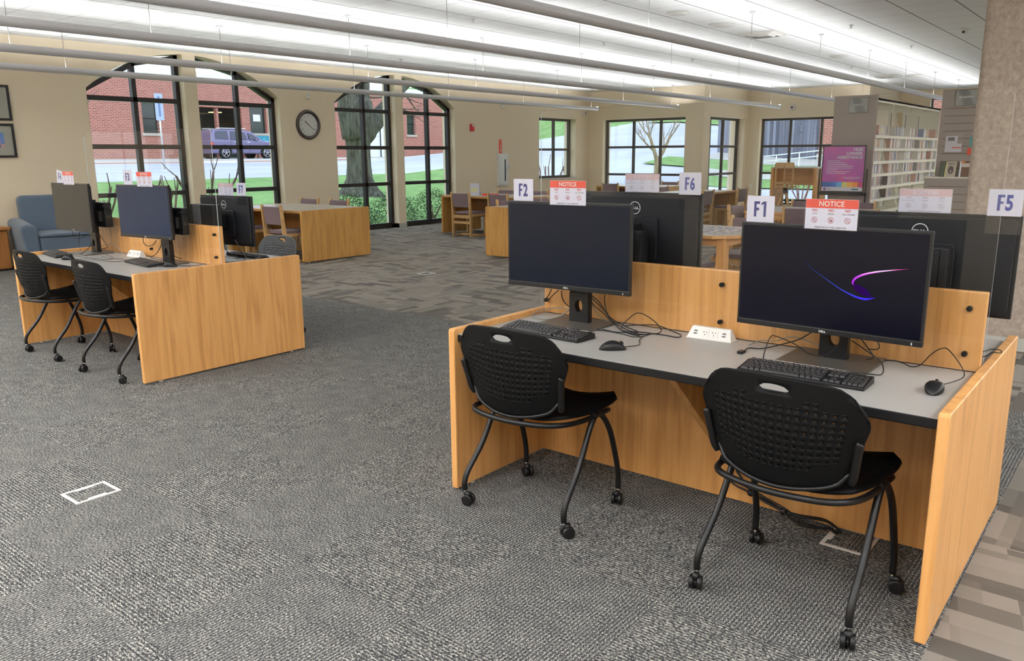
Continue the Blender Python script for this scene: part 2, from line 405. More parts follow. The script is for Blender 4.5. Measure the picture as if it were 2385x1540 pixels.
# rubber base along the visible walls
def basebd(name,x0,x1,y0,y1): 
    b=MB(); b.box(x0,x1,y0,y1,0,.1); struct(b.build(name,M['base'],bevel=.003))
basebd('baseboard_left',XW,XW+.012,YS,3.27); basebd('baseboard_left',XW-.25,XW+.012,4.86,5.09); basebd('baseboard_left',XW,XW+.012,6.69,7.96)
basebd('baseboard_left',XW-.25,XW+.012,9.56,9.78); basebd('baseboard_left',XW,XW+.012,11.38,YA); basebd('baseboard_back',XW,XR,YA-.012,YA)
basebd('baseboard_alcove',XR,XR+.012,YA,YB); basebd('baseboard_alcove_back',XR,XB,YB-.012,YB)
# ---- pillar
def pillar_mat():
    t=NT('mottled_wallcovering'); co=t.coord(); n=t.noise(t.map(co,(1,1,.8)),26,3,.6); n2=t.noise(co,120,2,.6)
    f=t.math('MULTIPLY_ADD',n2,.35,t.math('MULTIPLY',n,.65)); c=t.ramp(f,[(.35,lin((154,140,129))),(.55,lin((174,161,149))),(.7,lin((192,181,167)))])
    t.bsdf(c,.8,0,t.bump(n2,.1,.001),.2); return t.mat
M['pillar']=pillar_mat()
b=MB(); b.prism(rrect(1.172,2.08,4.62,5.52,.05,6),2,0,HC); o=struct(b.build('pillar',M['pillar']))
b=MB(); b.prism(rrect(1.166,2.086,4.614,5.526,.056,6),2,0,.1); b.build('pillar_base',M['base'],o)
for s,(y) in enumerate((0,)): pass
# ---- suspended uplight tubes
M['lamp']=emis('fluorescent_lamp',(.97,.98,1.0,1),1.0)
LAMP=M['lamp'].node_tree.nodes['Emission'].inputs['Strength']
M['rod']=plain('hanger_rod',(120,118,112),.5)
def tube_light(x,y0,y1,cans,label,z=2.70):
    t=thing('suspended_tube_light',label,'light fixture',(x,y0,z),0,'suspended uplight tubes')
    L=y1-y0; R=.052
    prof=[(R*math.cos(rad(a)),R*math.sin(rad(a))) for a in range(140,401,13)]
    b=MB(); n=len(prof)
    segs=max(1,int(L/2.4)); 
    for i in range(n-1):
        for k in range(segs):
            ya,yb=L*k/segs,L*(k+1)/segs
            b.quad([(prof[i][0],ya,prof[i][1]),(prof[i+1][0],ya,prof[i+1][1]),(prof[i+1][0],yb,prof[i+1][1]),(prof[i][0],yb,prof[i][1])],0,True)
    b.build('housing',M['tube'],t,weld=True)
    b=MB(); xs=R*math.cos(rad(30)); 
    for k in range(int(L/1.2)):
        ya,yb=L*k/int(L/1.2)+.02,L*(k+1)/int(L/1.2)-.02
        b.box(-.014,.014,ya,yb,.012,.03)
    b.build('lamp',M['lamp'],t)
    for yy in (0,L):
        b=MB(); b.cyl((0,yy-.012,0),(0,yy+.012,0),R+.002,20); b.build('end_cap',M['cap'],t)
    for c in cans:
        b=MB(); b.cyl((0,c-y0,.03),(0,c-y0,HC-z),.003,6); r=b.build('rod',M['rod'],t)
        b=MB(); b.lathe([(0,HC-z-.035),(.012,HC-z-.03),(.04,HC-z-.008),(.045,HC-z),(0,HC-z)],(0,c-y0,0),12); b.build('canopy',M['cap'],r)
    return t
TL=[tube_light(-9.6,-5.5,16.0,[-2.5,0.1,2.65,5.2,7.75,10.3,12.85,15.7],'suspended tube light nearest the window wall, shortest of the row'),
 tube_light(-7.65,-5.5,16.75,[-3.8,-1.3,1.25,3.82,6.38,8.94,11.47,14.07,16.4],'suspended tube light second from the window wall'),
 tube_light(-5.75,-5.5,18.7,[-3.2,-.65,1.85,4.41,6.94,9.54,12.05,14.6,18.1],'suspended tube light in the middle of the row'),
 tube_light(-3.8,-5.5,19.4,[-3.4,-.9,1.6,4.1,6.6,9.1,11.6,14.1,16.7,19.0],'suspended tube light whose far end passes behind the bookshelf end panel'),
 tube_light(-1.85,-5.5,21.5,[-2.6,-.1,2.45,4.95,7.48,10.0,12.47,14.9,17.36,19.83],'nearest suspended tube light, passing over the near computer desk')]
# unseen fill panels added behind and right of the camera to brighten the room
def fill_light(x,y,label):
    t=thing('ceiling_fill_light',label,'fill light',(x,y,HC),0,'added ceiling fill lights')
    b=MB(); b.box(-.31,.31,-.61,-.58,-.012,0); b.box(-.31,.31,.58,.61,-.012,0); b.box(-.31,-.28,-.58,.58,-.012,0); b.box(.28,.31,-.58,.58,-.012,0)
    b.build('trim_frame',M['cap'],t); b=MB(); b.box(-.28,.28,-.58,.58,-.006,-.002); b.build('diffuser',M['fill_diffuser'],t)
M['fill_diffuser']=emis('fill_light_diffuser',(.98,.98,1.0,1),1.0)
TROF=M['fill_diffuser'].node_tree.nodes['Emission'].inputs['Strength']
for x in (4.6,6.8):
    for y in (-4.5,-2,.5,3,6,9,12,15,18): fill_light(x,y,'added ceiling fill light beyond the right edge of the view')
for x in (-8.6,-6.7,-4.78,-2.83,-.4,1.8):
    for y in (-4.6,-2.6): fill_light(x,y,'added ceiling fill light behind the camera')

# ---- ceiling devices
def on_ceiling(name,label,cat,x,y,fn,group=None):
    t=thing(name,label,cat,(x,y,HC),0,group); fn(t); return t
def f_round(t,r=.14):
    b=MB(); b.lathe([(0,-.03),(r*.35,-.03),(r*.45,-.012),(r*.75,-.026),(r*.8,-.010),(r*.98,-.016),(r,0),(0,0)],n=32); b.build('grille',M['white'],t)
for (x,y,l,r) in [(-2.58,6.95,'small round white ceiling grille nearest the near tube light',.13),(-2.57,8.18,'wide round cream ceiling speaker between the small grille and the square diffuser',.18),(-2.5,12.93,'flat round ceiling speaker past the square diffuser',.17),(-2.4,17.9,'farthest round ceiling speaker near the shelves',.18)]:
    on_ceiling('ceiling_speaker',l,'ceiling speaker',x,y,lambda t:f_round(t,r))
def f_diff(t):
    b=MB()
    for i,(s,z) in enumerate([(.30,0),(.24,.02),(.17,.03)]):
        h=-z-.004
        for k in range(4):
            p=[(-s,-s),(s,-s),(s,s),(-s,s)]; a=p[k]; c=p[(k+1)%4]; q=s-.045
            a2=(a[0]*q/s,a[1]*q/s); c2=(c[0]*q/s,c[1]*q/s)
            b.add([(a[0],a[1],-.004),(c[0],c[1],-.004),(c2[0],c2[1],h-.012),(a2[0],a2[1],h-.012)],[(0,1,2,3)])
    b.build('louvre',M['white'],t); b=MB(); b.box(-.1,.1,-.1,.1,-.03,-.02); b.build('centre_plate',M['white'],t)
for (x,y,l) in [(-2.49,9.38,'square louvred ceiling diffuser nearest the camera'),(-2.9,17.6,'dark looking far square ceiling diffuser above the shelves')]:
    on_ceiling('ceiling_diffuser',l,'air diffuser',x,y,f_diff)
def f_spr(t):
    b=MB(); b.lathe([(0,0),(.035,0),(.035,-.006),(.012,-.01),(.009,-.04),(0,-.042)],n=12); b.build('stem',M['cap'],t)
    b=MB(); b.bar((-.02,0,-.045),(.02,0,-.045),.02,.004); b.build('deflector',M['steel'],t)
for i,(x,y) in enumerate([(-1.255,9.4),(-1.164,12.3),(-4.75,5.6),(-4.7,8.6),(-4.7,11.6),(-8.6,8.0),(-2.9,15.0)]):
    on_ceiling('sprinkler_head',['small sprinkler head right of the near tube light','small sprinkler head farther on, right of the near tube light']
      [i] if i<2 else 'tiny sprinkler head between the suspended tube lights','sprinkler',x,y,f_spr,'ceiling sprinkler heads' if i>1 else None)
def cam_dome(t):
    b=MB(); b.lathe([(0,0),(.055,0),(.055,-.02),(.045,-.03)],n=20); b.build('mount',M['white'],t)
    b=MB(); b.ball((0,0,-.035),.036,8); b.build('camera_ball',M['white'],t); b=MB(); b.cyl((-.01,-.02,-.045),(-.018,-.04,-.055),.016,12); b.build('lens',M['blackp'],t)
on_ceiling('security_camera','small white security camera on the ceiling beside the pillar','security camera',-.12,10.81,cam_dome)

# ---- things on the window wall
def wallthing(name,label,cat,y,z,x=XW,rz=PI/2,group=None):
    # local frame: x to the right along the wall, -y out into the room
    return thing(name,label,cat,(x,y,z),rz,group)
t=wallthing('wall_clock','round white wall clock with dark rim between the arched windows','clock',7.30,2.105)
b=MB(); b.lathe([(.205,-.001),(.272,-.001),(.276,-.02),(.262,-.045),(.232,-.05),(.215,-.03),(.205,-.02)],n=48,axis=1); b.build('rim',plain('clock_rim',(52,42,38),.35,.1),t)
b=MB(); b.lathe([(0,-.018),(.216,-.018)],n=48,axis=1); b.build('dial',plain('clock_dial',(218,220,214),.6),t)
b=MB()
for k in range(1,13):
    a=rad(90-30*k); put_text(b,str(k),.036,.165*math.cos(a),.165*math.sin(a)-.018,-.0195,.9,.01)
b.build('numerals',plain('clock_numerals',(96,100,100),.6),t)
for nm,ang,L,w in (('hour_hand',rad(90-30*(10.35)),.10,.012),('minute_hand',rad(90-6*21),.165,.008)):
    b=MB(); b.bar((-.02*math.cos(ang),-.024,-.02*math.sin(ang)),(L*math.cos(ang),-.024,L*math.sin(ang)),.003,w,up=(0,0,1) if abs(math.sin(ang))<.9 else (1,0,0)); b.build(nm,M['blackp'],t)
for y,z,l in ((7.33,2.64,'small beige motion sensor above the wall clock'),(13.07,2.70,'small white motion sensor high above the fire extinguisher cabinet')):
    t=wallthing('motion_sensor',l,'motion sensor',y,z)
    b=MB(); b.box(-.04,.04,-.045,0,-.06,.06); b.build('sensor_case',M['cream'],t,bevel=.01); b=MB(); b.box(-.025,.025,-.048,-.04,-.01,.035); b.build('sensor_lens',M['white'],t,bevel=.005)
t=wallthing('fire_alarm','red fire alarm strobe on the wall right of the arched windows','fire alarm',11.96,2.155)
b=MB(); b.box(-.06,.06,-.04,0,-.08,.08); b.build('alarm_body',plain('alarm_red',(186,30,34),.4),t,bevel=.01); b=MB(); b.box(-.035,.035,-.055,-.04,.02,.07); b.build('strobe_lens',M['white'],t,bevel=.005)
t=wallthing('extinguisher_cabinet','white fire extinguisher cabinet with narrow glass slot','fire extinguisher cabinet',13.04,1.18)
b=MB(); b.box(-.18,.18,-.07,0,-.39,.38); b.build('cabinet_frame',plain('cabinet_white',(236,240,239),.4),t,bevel=.006)
b=MB(); b.box(-.145,.145,-.085,-.07,-.345,.335); d=b.build('door',plain('cabinet_door_white',(240,244,243),.35),t,bevel=.004)
b=MB(); b.box(.02,.06,-.088,-.084,-.28,.24); b.build('glass_slot',M['blackp'],d); b=MB(); b.tube([(.10,-.085,-.06),(.10,-.11,-.05),(.10,-.11,.05),(.10,-.085,.06)],.006,8); b.build('handle',M['steel'],d)
t=wallthing('extinguisher_sign','narrow red fire extinguisher arrow sign above the white cabinet','sign',13.0,1.73)
b=MB(); b.box(-.05,.05,-.006,0,-.165,.165); b.build('sign_plate',M['red'],t)
b=MB(); put_text(b,'FIRE',.022,0,.115,-.0075,width=.06); put_text(b,'EXTINGUISHER',.012,0,.095,-.0075,width=.08); b.box(-.008,.008,-.008,-.007,-.09,.07); b.add([(-.03,-.008,-.085),(.03,-.008,-.085),(0,-.008,-.145)],[(0,1,2)]); b.build('arrow_print',M['white'],t)
t=wallthing('wall_plate','small white wall plate right of the extinguisher cabinet','wall plate',13.30,1.245); b=MB(); b.box(-.045,.045,-.02,0,-.07,.07); b.build('cover',M['white'],t,bevel=.005)
t=wallthing('security_camera','white dome security camera above the small square window','security camera',16.63,2.634)
b=MB(); b.lathe([(0,-.05),(.03,-.05),(.07,-.02),(.075,0)],n=20,axis=1); b.build('dome',M['white'],t); b=MB(); b.ball((.01,-.05,0),.022,8); b.build('lens',M['blackp'],t)
t=thing('security_camera','white dome security camera on the alcove wall above the wide window','security camera',(-5.774,YB,2.72),0)
b=MB(); b.lathe([(0,-.06),(.05,-.055),(.085,-.02),(.09,0)],n=20,axis=1); b.build('dome',M['white'],t); b=MB(); b.ball((0,-.055,0),.028,8); b.build('lens',M['blackp'],t)
t=thing('outlet_plate','small outlet plate low on the alcove wall','wall plate',(-6.83,YB,.62),0); b=MB(); b.box(-.04,.04,-.01,0,-.06,.06); b.build('cover',M['cream'],t)
# framed pictures
def picture(z0,z1,label,kind):
    t=wallthing('framed_picture',label,'framed picture',1.90,(z0+z1)/2,group=None); h=(z1-z0)/2; w=.30
    b=MB(); 
    for (x0,x1,a,c) in ((-w,w,h-.03,h),(-w,w,-h,-h+.03),(-w,-w+.03,-h+.03,h-.03),(w-.03,w,-h+.03,h-.03)): b.box(x0,x1,-.03,0,a,c)
    b.build('frame',M['blackp'],t,bevel=.003)
    b=MB(); b.box(-w+.03,w-.03,-.012,0,-h+.03,h-.03); b.build('mat_board',plain('grey_mat',(150,150,138),.7),t)
    px0,px1,pz0,pz1=-.16,.13+.03,-h*.42,h*.48
    b=MB(); b.box(px0,px1,-.014,-.012,pz0,pz1); b.build('photo_sky',plain('photo_sky',(92,122,176),.5,var=.3,vs=9),t)
    b=MB(); b.box(px0,px1,-.0155,-.014,pz0,pz0+.05); b.box(px0,px1-.05,-.0155,-.014,pz0+.05,pz0+.10); b.build('photo_building',plain('photo_pale_building',(176,140,140),.5),t)
    b=MB(); b.add([(px0,-.0165,pz0+.09),(px1-.05,-.0165,pz0+.09),(px1-.07,-.0165,pz0+.15),(px0,-.0165,pz0+.19)],[(0,1,2,3)]); b.build('photo_roof',plain('photo_brick',(176,112,84) if kind else (96,100,120),.5),t)
    for i in range(4):
        b=MB(); b.box(px0+.02+i*.07,px0+.06+i*.07,-.0175,-.0165,pz0+.005,pz0+.04); b.build('photo_window',plain('photo_dark',(84,84,124),.5) if i==0 else bpy.data.materials['photo_dark'],t)
picture(2.04,2.522,'upper framed picture on the wall at the left edge',0); picture(1.532,1.999,'lower framed picture of a brick building on the wall at the left edge',1)
# ================================================================== computer desks
DL=1.9954; DD=1.32; HP=.76; HW=.735; YD=.668
def end_panel(t,x0,x1,out):
    b=MB(); b.prism(rrect(0,DD,.012,HP,.012,3,(0,0,1,1)),0,x0,x1)
    o=b.build('end_panel',M['oak'],t,bevel=.005,seg=3)
    for y in (.12,DD-.12):
        g=MB(); g.lathe([(0,0),(.014,0),(.014,.006),(.005,.008),(.005,.014),(0,.014)],((x0+x1)/2,y,0),12); g.build('levelling_foot',M['steel'],o)
    return o
def computer_desk(x,y,label):
    t=thing('computer_desk',label,'computer desk',(x,y,0),0,'two sided computer desks')
    end_panel(t,0,.034,-1); end_panel(t,DL-.034,DL,1)
    for s in (0,1):
        y0,y1=(.022,YD) if s==0 else (YD+.03,DD-.022)
        b=MB(); b.box(.035,DL-.035,y0,y1,HW-.033,HW-.0015)
        ye=y0 if s==0 else y1
        w=b.build('worktop',M['edge'],t,bevel=.003)
        b=MB(); b.box(.0355,DL-.0355,y0+.002,y1-.002,HW-.002,HW); b.build('laminate_surface',M['lam'],w)
        b=MB(); yy=y0+.10 if s==0 else y1-.13; b.box(.10,.93,yy,yy+.03,HW-.065,HW-.034); b.box(1.06,DL-.06,yy,yy+.03,HW-.065,HW-.034); b.build('support_rail',M['blackm'],t)
        # gusset bracket
        b=MB(); g=[(.16,.70),(.20,.64),(.575,.30),(YD-.006,.285),(YD-.006,.70)] if s==0 else [(DD-.16,.70),(DD-.2,.64),(DD-.575,.30),(YD+.036,.285),(YD+.036,.70)]
        b.prism(g,0,.985,1.018); b.build('gusset',M['oak'],t,bevel=.004)
    b=MB(); b.box(.035,DL-.035,YD,YD+.03,.012,HW-.035); b.build('modesty_panel',M['oak'],t)
    b=MB(); b.box(.035,DL-.035,YD,YD+.03,HW,1.024); d=b.build('divider_panel',M['oak'],t,bevel=.004,seg=2)
    return t
deskA=computer_desk(0,0,'near oak computer desk holding the F1 and F2 monitors')
BX=-4.827
deskB=dup(deskA,(BX,0,0),0,'far left oak computer desk holding the F3 and F4 monitors')
# ---- clear acrylic shields bolted to the dividers
def shield(x,label):
    t=thing('acrylic_shield',label,'acrylic screen',(x,YD-.006,0),0,'clear acrylic shields')
    b=MB(); b.prism(rrect(.02,DL-.025,.742,1.712,.03,5,(0,0,1,1)),1,-.005,.0)
    b2=MB(); p=rrect(.02,DL-.025,.742,1.712,.03,5,(0,0,1,1)); n=len(p)
    b=MB(); b.quad([(q[0],-.0025,q[1]) for q in p]); b.build('clear_sheet',M['plexi'],t)
    b=MB()
    for i in range(n):
        a=p[i];c=p[(i+1)%n]; b.quad([(a[0],-.005,a[1]),(c[0],-.005,c[1]),(c[0],0,c[1]),(a[0],0,a[1])])
    b.build('polished_edge',M['plexi_edge'],t)
    for (bx,bz) in ((.054,.80),(.054,.963),(.978,.963),(.978,.802),(1.909,.964),(1.909,.80)):
        b=MB(); b.cyl((bx,-.014,bz),(bx,.004,bz),.0095,16); b.cyl((bx,-.018,bz),(bx,-.014,bz),.006,6); b.build('bolt',M['blackm'],t)
    return t
shA=shield(0,'tall clear acrylic shield behind the F1 and F2 monitors')
shB=dup(shA,(BX,YD-.006,0),0,'tall clear acrylic shield behind the F3 and F4 monitors')

# ================================================================== monitors
def ring_block(b,x0,x1,z0,z1,cx,cz,rx,rz,y0,y1,n=28):
    """rectangular plate with an elliptical through-hole"""
    def rect(a):
        c,s=math.cos(a),math.sin(a); k=min(((x1-cx)/c if c>1e-9 else (x0-cx)/c if c<-1e-9 else 1e9),((z1-cz)/s if s>1e-9 else (z0-cz)/s if s<-1e-9 else 1e9)); return (cx+c*k,cz+s*k)
    A=sorted([2*PI*i/n for i in range(n)]+[math.atan2(z-cz,x-cx)%(2*PI) for x in (x0,x1) for z in (z0,z1)])
    out=[rect(a) for a in A]; inn=[(cx+rx*math.cos(a),cz+rz*math.sin(a)) for a in A]; N=len(A)
    for i in range(N):
        j=(i+1)%N
        b.quad([(out[i][0],y0,out[i][1]),(out[j][0],y0,out[j][1]),(inn[j][0],y0,inn[j][1]),(inn[i][0],y0,inn[i][1])])
        b.quad([(out[i][0],y1,out[i][1]),(inn[i][0],y1,inn[i][1]),(inn[j][0],y1,inn[j][1]),(out[j][0],y1,out[j][1])])
        b.quad([(inn[i][0],y0,inn[i][1]),(inn[j][0],y0,inn[j][1]),(inn[j][0],y1,inn[j][1]),(inn[i][0],y1,inn[i][1])])
        b.quad([(out[i][0],y0,out[i][1]),(out[i][0],y1,out[i][1]),(out[j][0],y1,out[j][1]),(out[j][0],y0,out[j][1])])
def dell_ring(b,cx,cz,r,y,mirror=False,th=.0032):
    n=40
    for i in range(n):
        a,c=2*PI*i/n,2*PI*(i+1)/n
        b.quad([(cx+r*math.cos(a),y,cz+r*math.sin(a)),(cx+r*math.cos(c),y,cz+r*math.sin(c)),(cx+(r-th)*math.cos(c),y,cz+(r-th)*math.sin(c)),(cx+(r-th)*math.cos(a),y,cz+(r-th)*math.sin(a))])
    h=r*.42; put_text(b,'D',h,cx-r*.55,cz-h/2,y,1.1,.03,mirror=mirror) if not mirror else put_text(b,'D',h,cx+r*.55,cz-h/2,y,1.1,.03,mirror=True)
    s=-1 if mirror else 1
    vs,fs,w=text_mb('E',h,1,.03); ca,sa=math.cos(rad(38)),math.sin(rad(38))
    b.add([(cx+s*(-r*.17+v[0]*.8*ca-(v[1]-h/2)*sa),y,cz+v[0]*.8*sa+(v[1]-h/2)*ca) for v in vs],fs)
    put_text(b,'LL',h,cx+s*r*.40,cz-h/2,y,1.1,.03,mirror=mirror)
def monitor(label,x,y,rz,w,h,zc,scr,dy=.14,baseb=(.155,-.165,.10),cx=0,roll=0,cables=True,panel_rz=0,tilt=0,pad=.0):
    """screen faces local -Y; origin on the worktop under the column"""
    t=thing('computer_monitor',label,'computer monitor',(x,y,HW),rz,'flat computer monitors')
    pr=thing('display_panel',None,None,(cx,-dy,zc-HW),panel_rz); pr.parent=t
    bpy.data.objects.remove(pr)
    Mx=Matrix.Translation((cx,-dy,zc-HW))@Matrix.Rotation(panel_rz,4,'Z')
    def xf(mb):
        mb.v=[tuple(Mx@V(p)) for p in mb.v]; return mb
    W,H=w/2,h/2
    b=MB(); b.box(-W,W,0,.020,-H,H); o=xf(b).build('housing',M['bezel'],t,bevel=.003)
    b=MB(); b.prism(rrect(-W+.012,W-.012,-H+.012,H-.012,.02,4),1,.018,.034); b.prism(rrect(-.13,.13,-.12,.08,.02,4),1,.034,.052); b.build('back_cover',M['panel_back'],t) if False else xf(b).build('back_cover',M['panel_back'],t,bevel=.004)
    bz=.009; chin=.024
    b=MB(); b.box(-W+bz,W-bz,-.0012,.001,-H+chin,H-bz-.002); xf(b).build('screen',scr,t)
    b=MB(); b.box(-W+.001,W-.001,-.003,.001,-H+.001,-H+chin-.003); xf(b).build('chin_bezel',M['bezel'],t,bevel=.002)
    b=MB(); put_text(b,'DELL',.0075,0,-H+.007,-.0036,1.15,.03); xf(b).build('chin_lettering',M['logo'],t)
    b=MB(); b.box(W-.034,W-.031,-.0036,-.003,-H+.005,-H+.014); xf(b).build('power_light',M['logo'],t)
    b=MB(); dell_ring(b,0,.12 if h>.3 else .1,.030,.0345,mirror=True); xf(b).build('back_logo',M['logo'],t)
    # stand
    b=MB(); ring_block(b,-.052,.052,.004,.145,0,.085,.021,.030,-.012,.022); b.box(-.052,.052,-.012,.022,.145,zc-HW+.06); b.box(-.05,.05,-dy+.05,-.012,zc-HW-.05,zc-HW+.05)
    b.build('stand_column',M['bezel'],t,bevel=.004)
    b=MB(); bx,b0,b1=baseb; b.prism([(-bx,b0),(bx,b0),(bx,b1),(-bx,b1)],2,0,.009); b.build('stand_base',M['silver'],t,bevel=.003)
    return t
mF2=monitor('black F2 monitor, dark blue blank screen, left on the near desk',.335,.54,0,.64,.39,1.107,M['scr_blue'],dy=.136,baseb=(.15,-.155,.08),cx=.016,panel_rz=rad(3))
mF1=monitor('black F1 monitor with the glowing purple swoosh, right on the near desk',1.489,.55,0,.672,.391,1.057,M['scr_navy'],dy=.15,baseb=(.165,-.165,.11),cx=.0,panel_rz=rad(-3.3))
mF3=monitor('black F3 monitor with slate blue screen on the far left desk',-3.38,.54,rad(2),.64,.39,1.12,M['scr_slate'],dy=.10,baseb=(.15,-.16,.08),cx=-.1,panel_rz=rad(4))
mF4=monitor('black F4 monitor with charcoal screen at the left end of the far left desk',-4.53,.53,0,.64,.39,1.116,M['scr_grey'],dy=.11,baseb=(.15,-.16,.08),cx=-.11,panel_rz=rad(1.3))
mF5=monitor('back of the F5 monitor at the right end of the near desk',1.68,.765,PI,.66,.378,1.09,M['scr_blue'],dy=.13,baseb=(.15,-.16,.0))
mF6=monitor('back of the F6 monitor behind the F2 monitor',.428,.765,PI,.68,.385,1.137,M['scr_blue'],dy=.13,baseb=(.15,-.16,.0))
mF7=monitor('back of the F7 monitor behind the far left desk divider',-3.15,.79,PI+rad(4),.61,.372,1.04,M['scr_blue'],dy=.145,baseb=(.15,-.16,.0))
mF8=monitor('back of the low monitor half hidden behind the F3 monitor',-4.44,.765,PI,.64,.372,.958,M['scr_blue'],dy=.13,baseb=(.15,-.16,.0))
# glowing swoosh on the F1 screen
def glow(name,stops,st,x0,x1):
    t=NT(name); x=t.sep(t.coord())[0]; f=t.math('DIVIDE',t.math('SUBTRACT',x,x0),x1-x0)
    c=t.ramp(f,stops); e=t.n('Emission',{'Color':c,'Strength':st}); t.t.links.new(e.outputs[0],t.out.inputs[0]); return t.mat
def ribbon(b,pts,ws,y):
    P=catmull([(p[0],0,p[1]) for p in pts],10); n=len(P)
    L=[];
    for i,p in enumerate(P):
        d=(P[min(i+1,n-1)]-P[max(i-1,0)]).normalized(); nn=V((-d.z,0,d.x)); u=i/(n-1)*(len(ws)-1); k=min(int(u),len(ws)-2); w=ws[k]+(ws[k+1]-ws[k])*(u-k)
        L.append((p+nn*w/2,p-nn*w/2))
    for i in range(n-1):
        b.quad([(L[i][0].x,y,L[i][0].z),(L[i+1][0].x,y,L[i+1][0].z),(L[i+1][1].x,y,L[i+1][1].z),(L[i][1].x,y,L[i][1].z)])
Mx1=Matrix.Translation((0,-.15,1.057-HW))@Matrix.Rotation(rad(-3.3),4,'Z')
def on1(b,name,mat): b.v=[tuple(Mx1@V(p)) for p in b.v]; return b.build(name,mat,mF1)
sw=[(-.092,.077),(-.06,.045),(0,.007),(.05,-.022),(.10,-.043),(.14,-.050),(.172,-.042)]
b=MB(); ribbon(b,sw,[.0004,.0012,.0018,.003,.006,.008,.001],-.0022); on1(b,'blue_streak',glow('blue_streak_light',[(0,(.01,.02,.08,1)),(.4,(.04,.08,.55,1)),(1,(.06,.02,.9,1))],1.1,-.1,.17))
b=MB(); P1=[(.092,.004),(.095,-.012),(.115,-.030),(.15,-.047)]; ribbon(b,[(.094,.006),(.108,-.012),(.135,-.026),(.160,-.040)],[.004,.022,.026,.004],-.0018); on1(b,'violet_veil',glow('violet_veil_light',[(0,(.08,.01,.14,1)),(1,(.05,.01,.3,1))],.42,.08,.18))
b=MB(); ribbon(b,[(.096,-.004),(.093,.006),(.104,.022),(.135,.038),(.18,.050),(.23,.060),(.272,.067)],[.003,.007,.0075,.006,.004,.0025,.0004],-.0024); on1(b,'magenta_streak',glow('magenta_streak_light',[(0,(.35,.02,.6,1)),(.3,(.9,.15,.95,1)),(.65,(.95,.55,.95,1)),(.8,(.9,.1,.45,1)),(1,(.25,.04,.2,1))],1.25,.09,.272))
b=MB(); ribbon(b,[(.12,.034),(.16,.0475),(.2,.056)],[.0003,.0016,.0003],-.0026); on1(b,'white_core',emis('swoosh_core',(1,.8,1,1),1.5))

# ---- number cards and notices standing on the monitors
MP={'F2':((.351,.404,1.107),rad(3),.195),'F1':((1.489,.40,1.057),rad(-3.3),.1955),'F3':((-3.483,.437,1.12),rad(6),.195),'F4':((-4.64,.42,1.116),rad(1.3),.195),
    'F5':((1.68,.895,1.09),0,.189),'F6':((.428,.895,1.137),0,.1925),'F7':((-3.16,.935,1.04),rad(4),.186)}
def card(mon,txt,u,label,back=False,lean=0,z0=.195,z1=.293):
    (cx,cy,cz),yaw,top=MP[mon]; r=V((math.cos(yaw),math.sin(yaw),0)); n=V((math.sin(yaw),-math.cos(yaw),0))
    off=.0395 if back else -.022   # hung behind the panel or tucked behind the top edge
    base=V((cx,cy,cz))+r*u+n*off
    t=thing('number_card',label,'sign',(base.x,base.y,base.z),yaw)
    b=MB(); b.box(-.054,.054,-.0005,.0005,z0-(.0 if back else .03),z1); 
    L=V((1,0,lean))
    p=b.build('card',M['paper'],t)
    b=MB(); 
    h=.052; zc=(z0+z1)/2-h/2+.002
    h=.057; zc=(z0+z1)/2-h/2; y=-.0014; R=lambda xa,xb,za,zb_: b.add([(xa,y,zc+za),(xb,y,zc+za),(xb,y,zc+zb_),(xa,y,zc+zb_)],[(0,1,2,3)])
    R(-.025,-.0155,0,h); R(-.0155,-.003,h-.0095,h); R(-.0155,-.0055,h*.50-.0045,h*.50+.005)
    if txt[1]=='1': R(.013,.0225,0,h); b.add([(.013,y,zc+h-.009),(.013,y,zc+h),(.0035,y,zc+h-.006),(.0035,y,zc+h-.014)],[(0,1,2,3)])
    else: put_text(b,txt[1],h,.0125,zc,y,bold=.035,width=.0235)
    b.build('lettering',M['navy_show'] if back else M['navy'],t)
    b=MB(); b.box(-.056,.056,-.003,-.0022,z0-.065 if back else z0,z1+.002)
    s=b.build('plastic_sleeve',M['sleeve'],t)
    if lean:
        t.rotation_euler=(0,lean,yaw)
    return t
def pictograms(b,cx,kind,z,r,y,m):
    n=22
    for i in range(n):
        a,c=2*PI*i/n,2*PI*(i+1)/n; b.quad([(cx+r*math.cos(a),y,z+r*math.sin(a)),(cx+r*math.cos(c),y,z+r*math.sin(c)),(cx+r*.84*math.cos(c),y,z+r*.84*math.sin(c)),(cx+r*.84*math.cos(a),y,z+r*.84*math.sin(a))],m)
    b.bar((cx-r*.62,y,z+r*.62),(cx+r*.62,y,z-r*.62),.0002,r*.13,m)
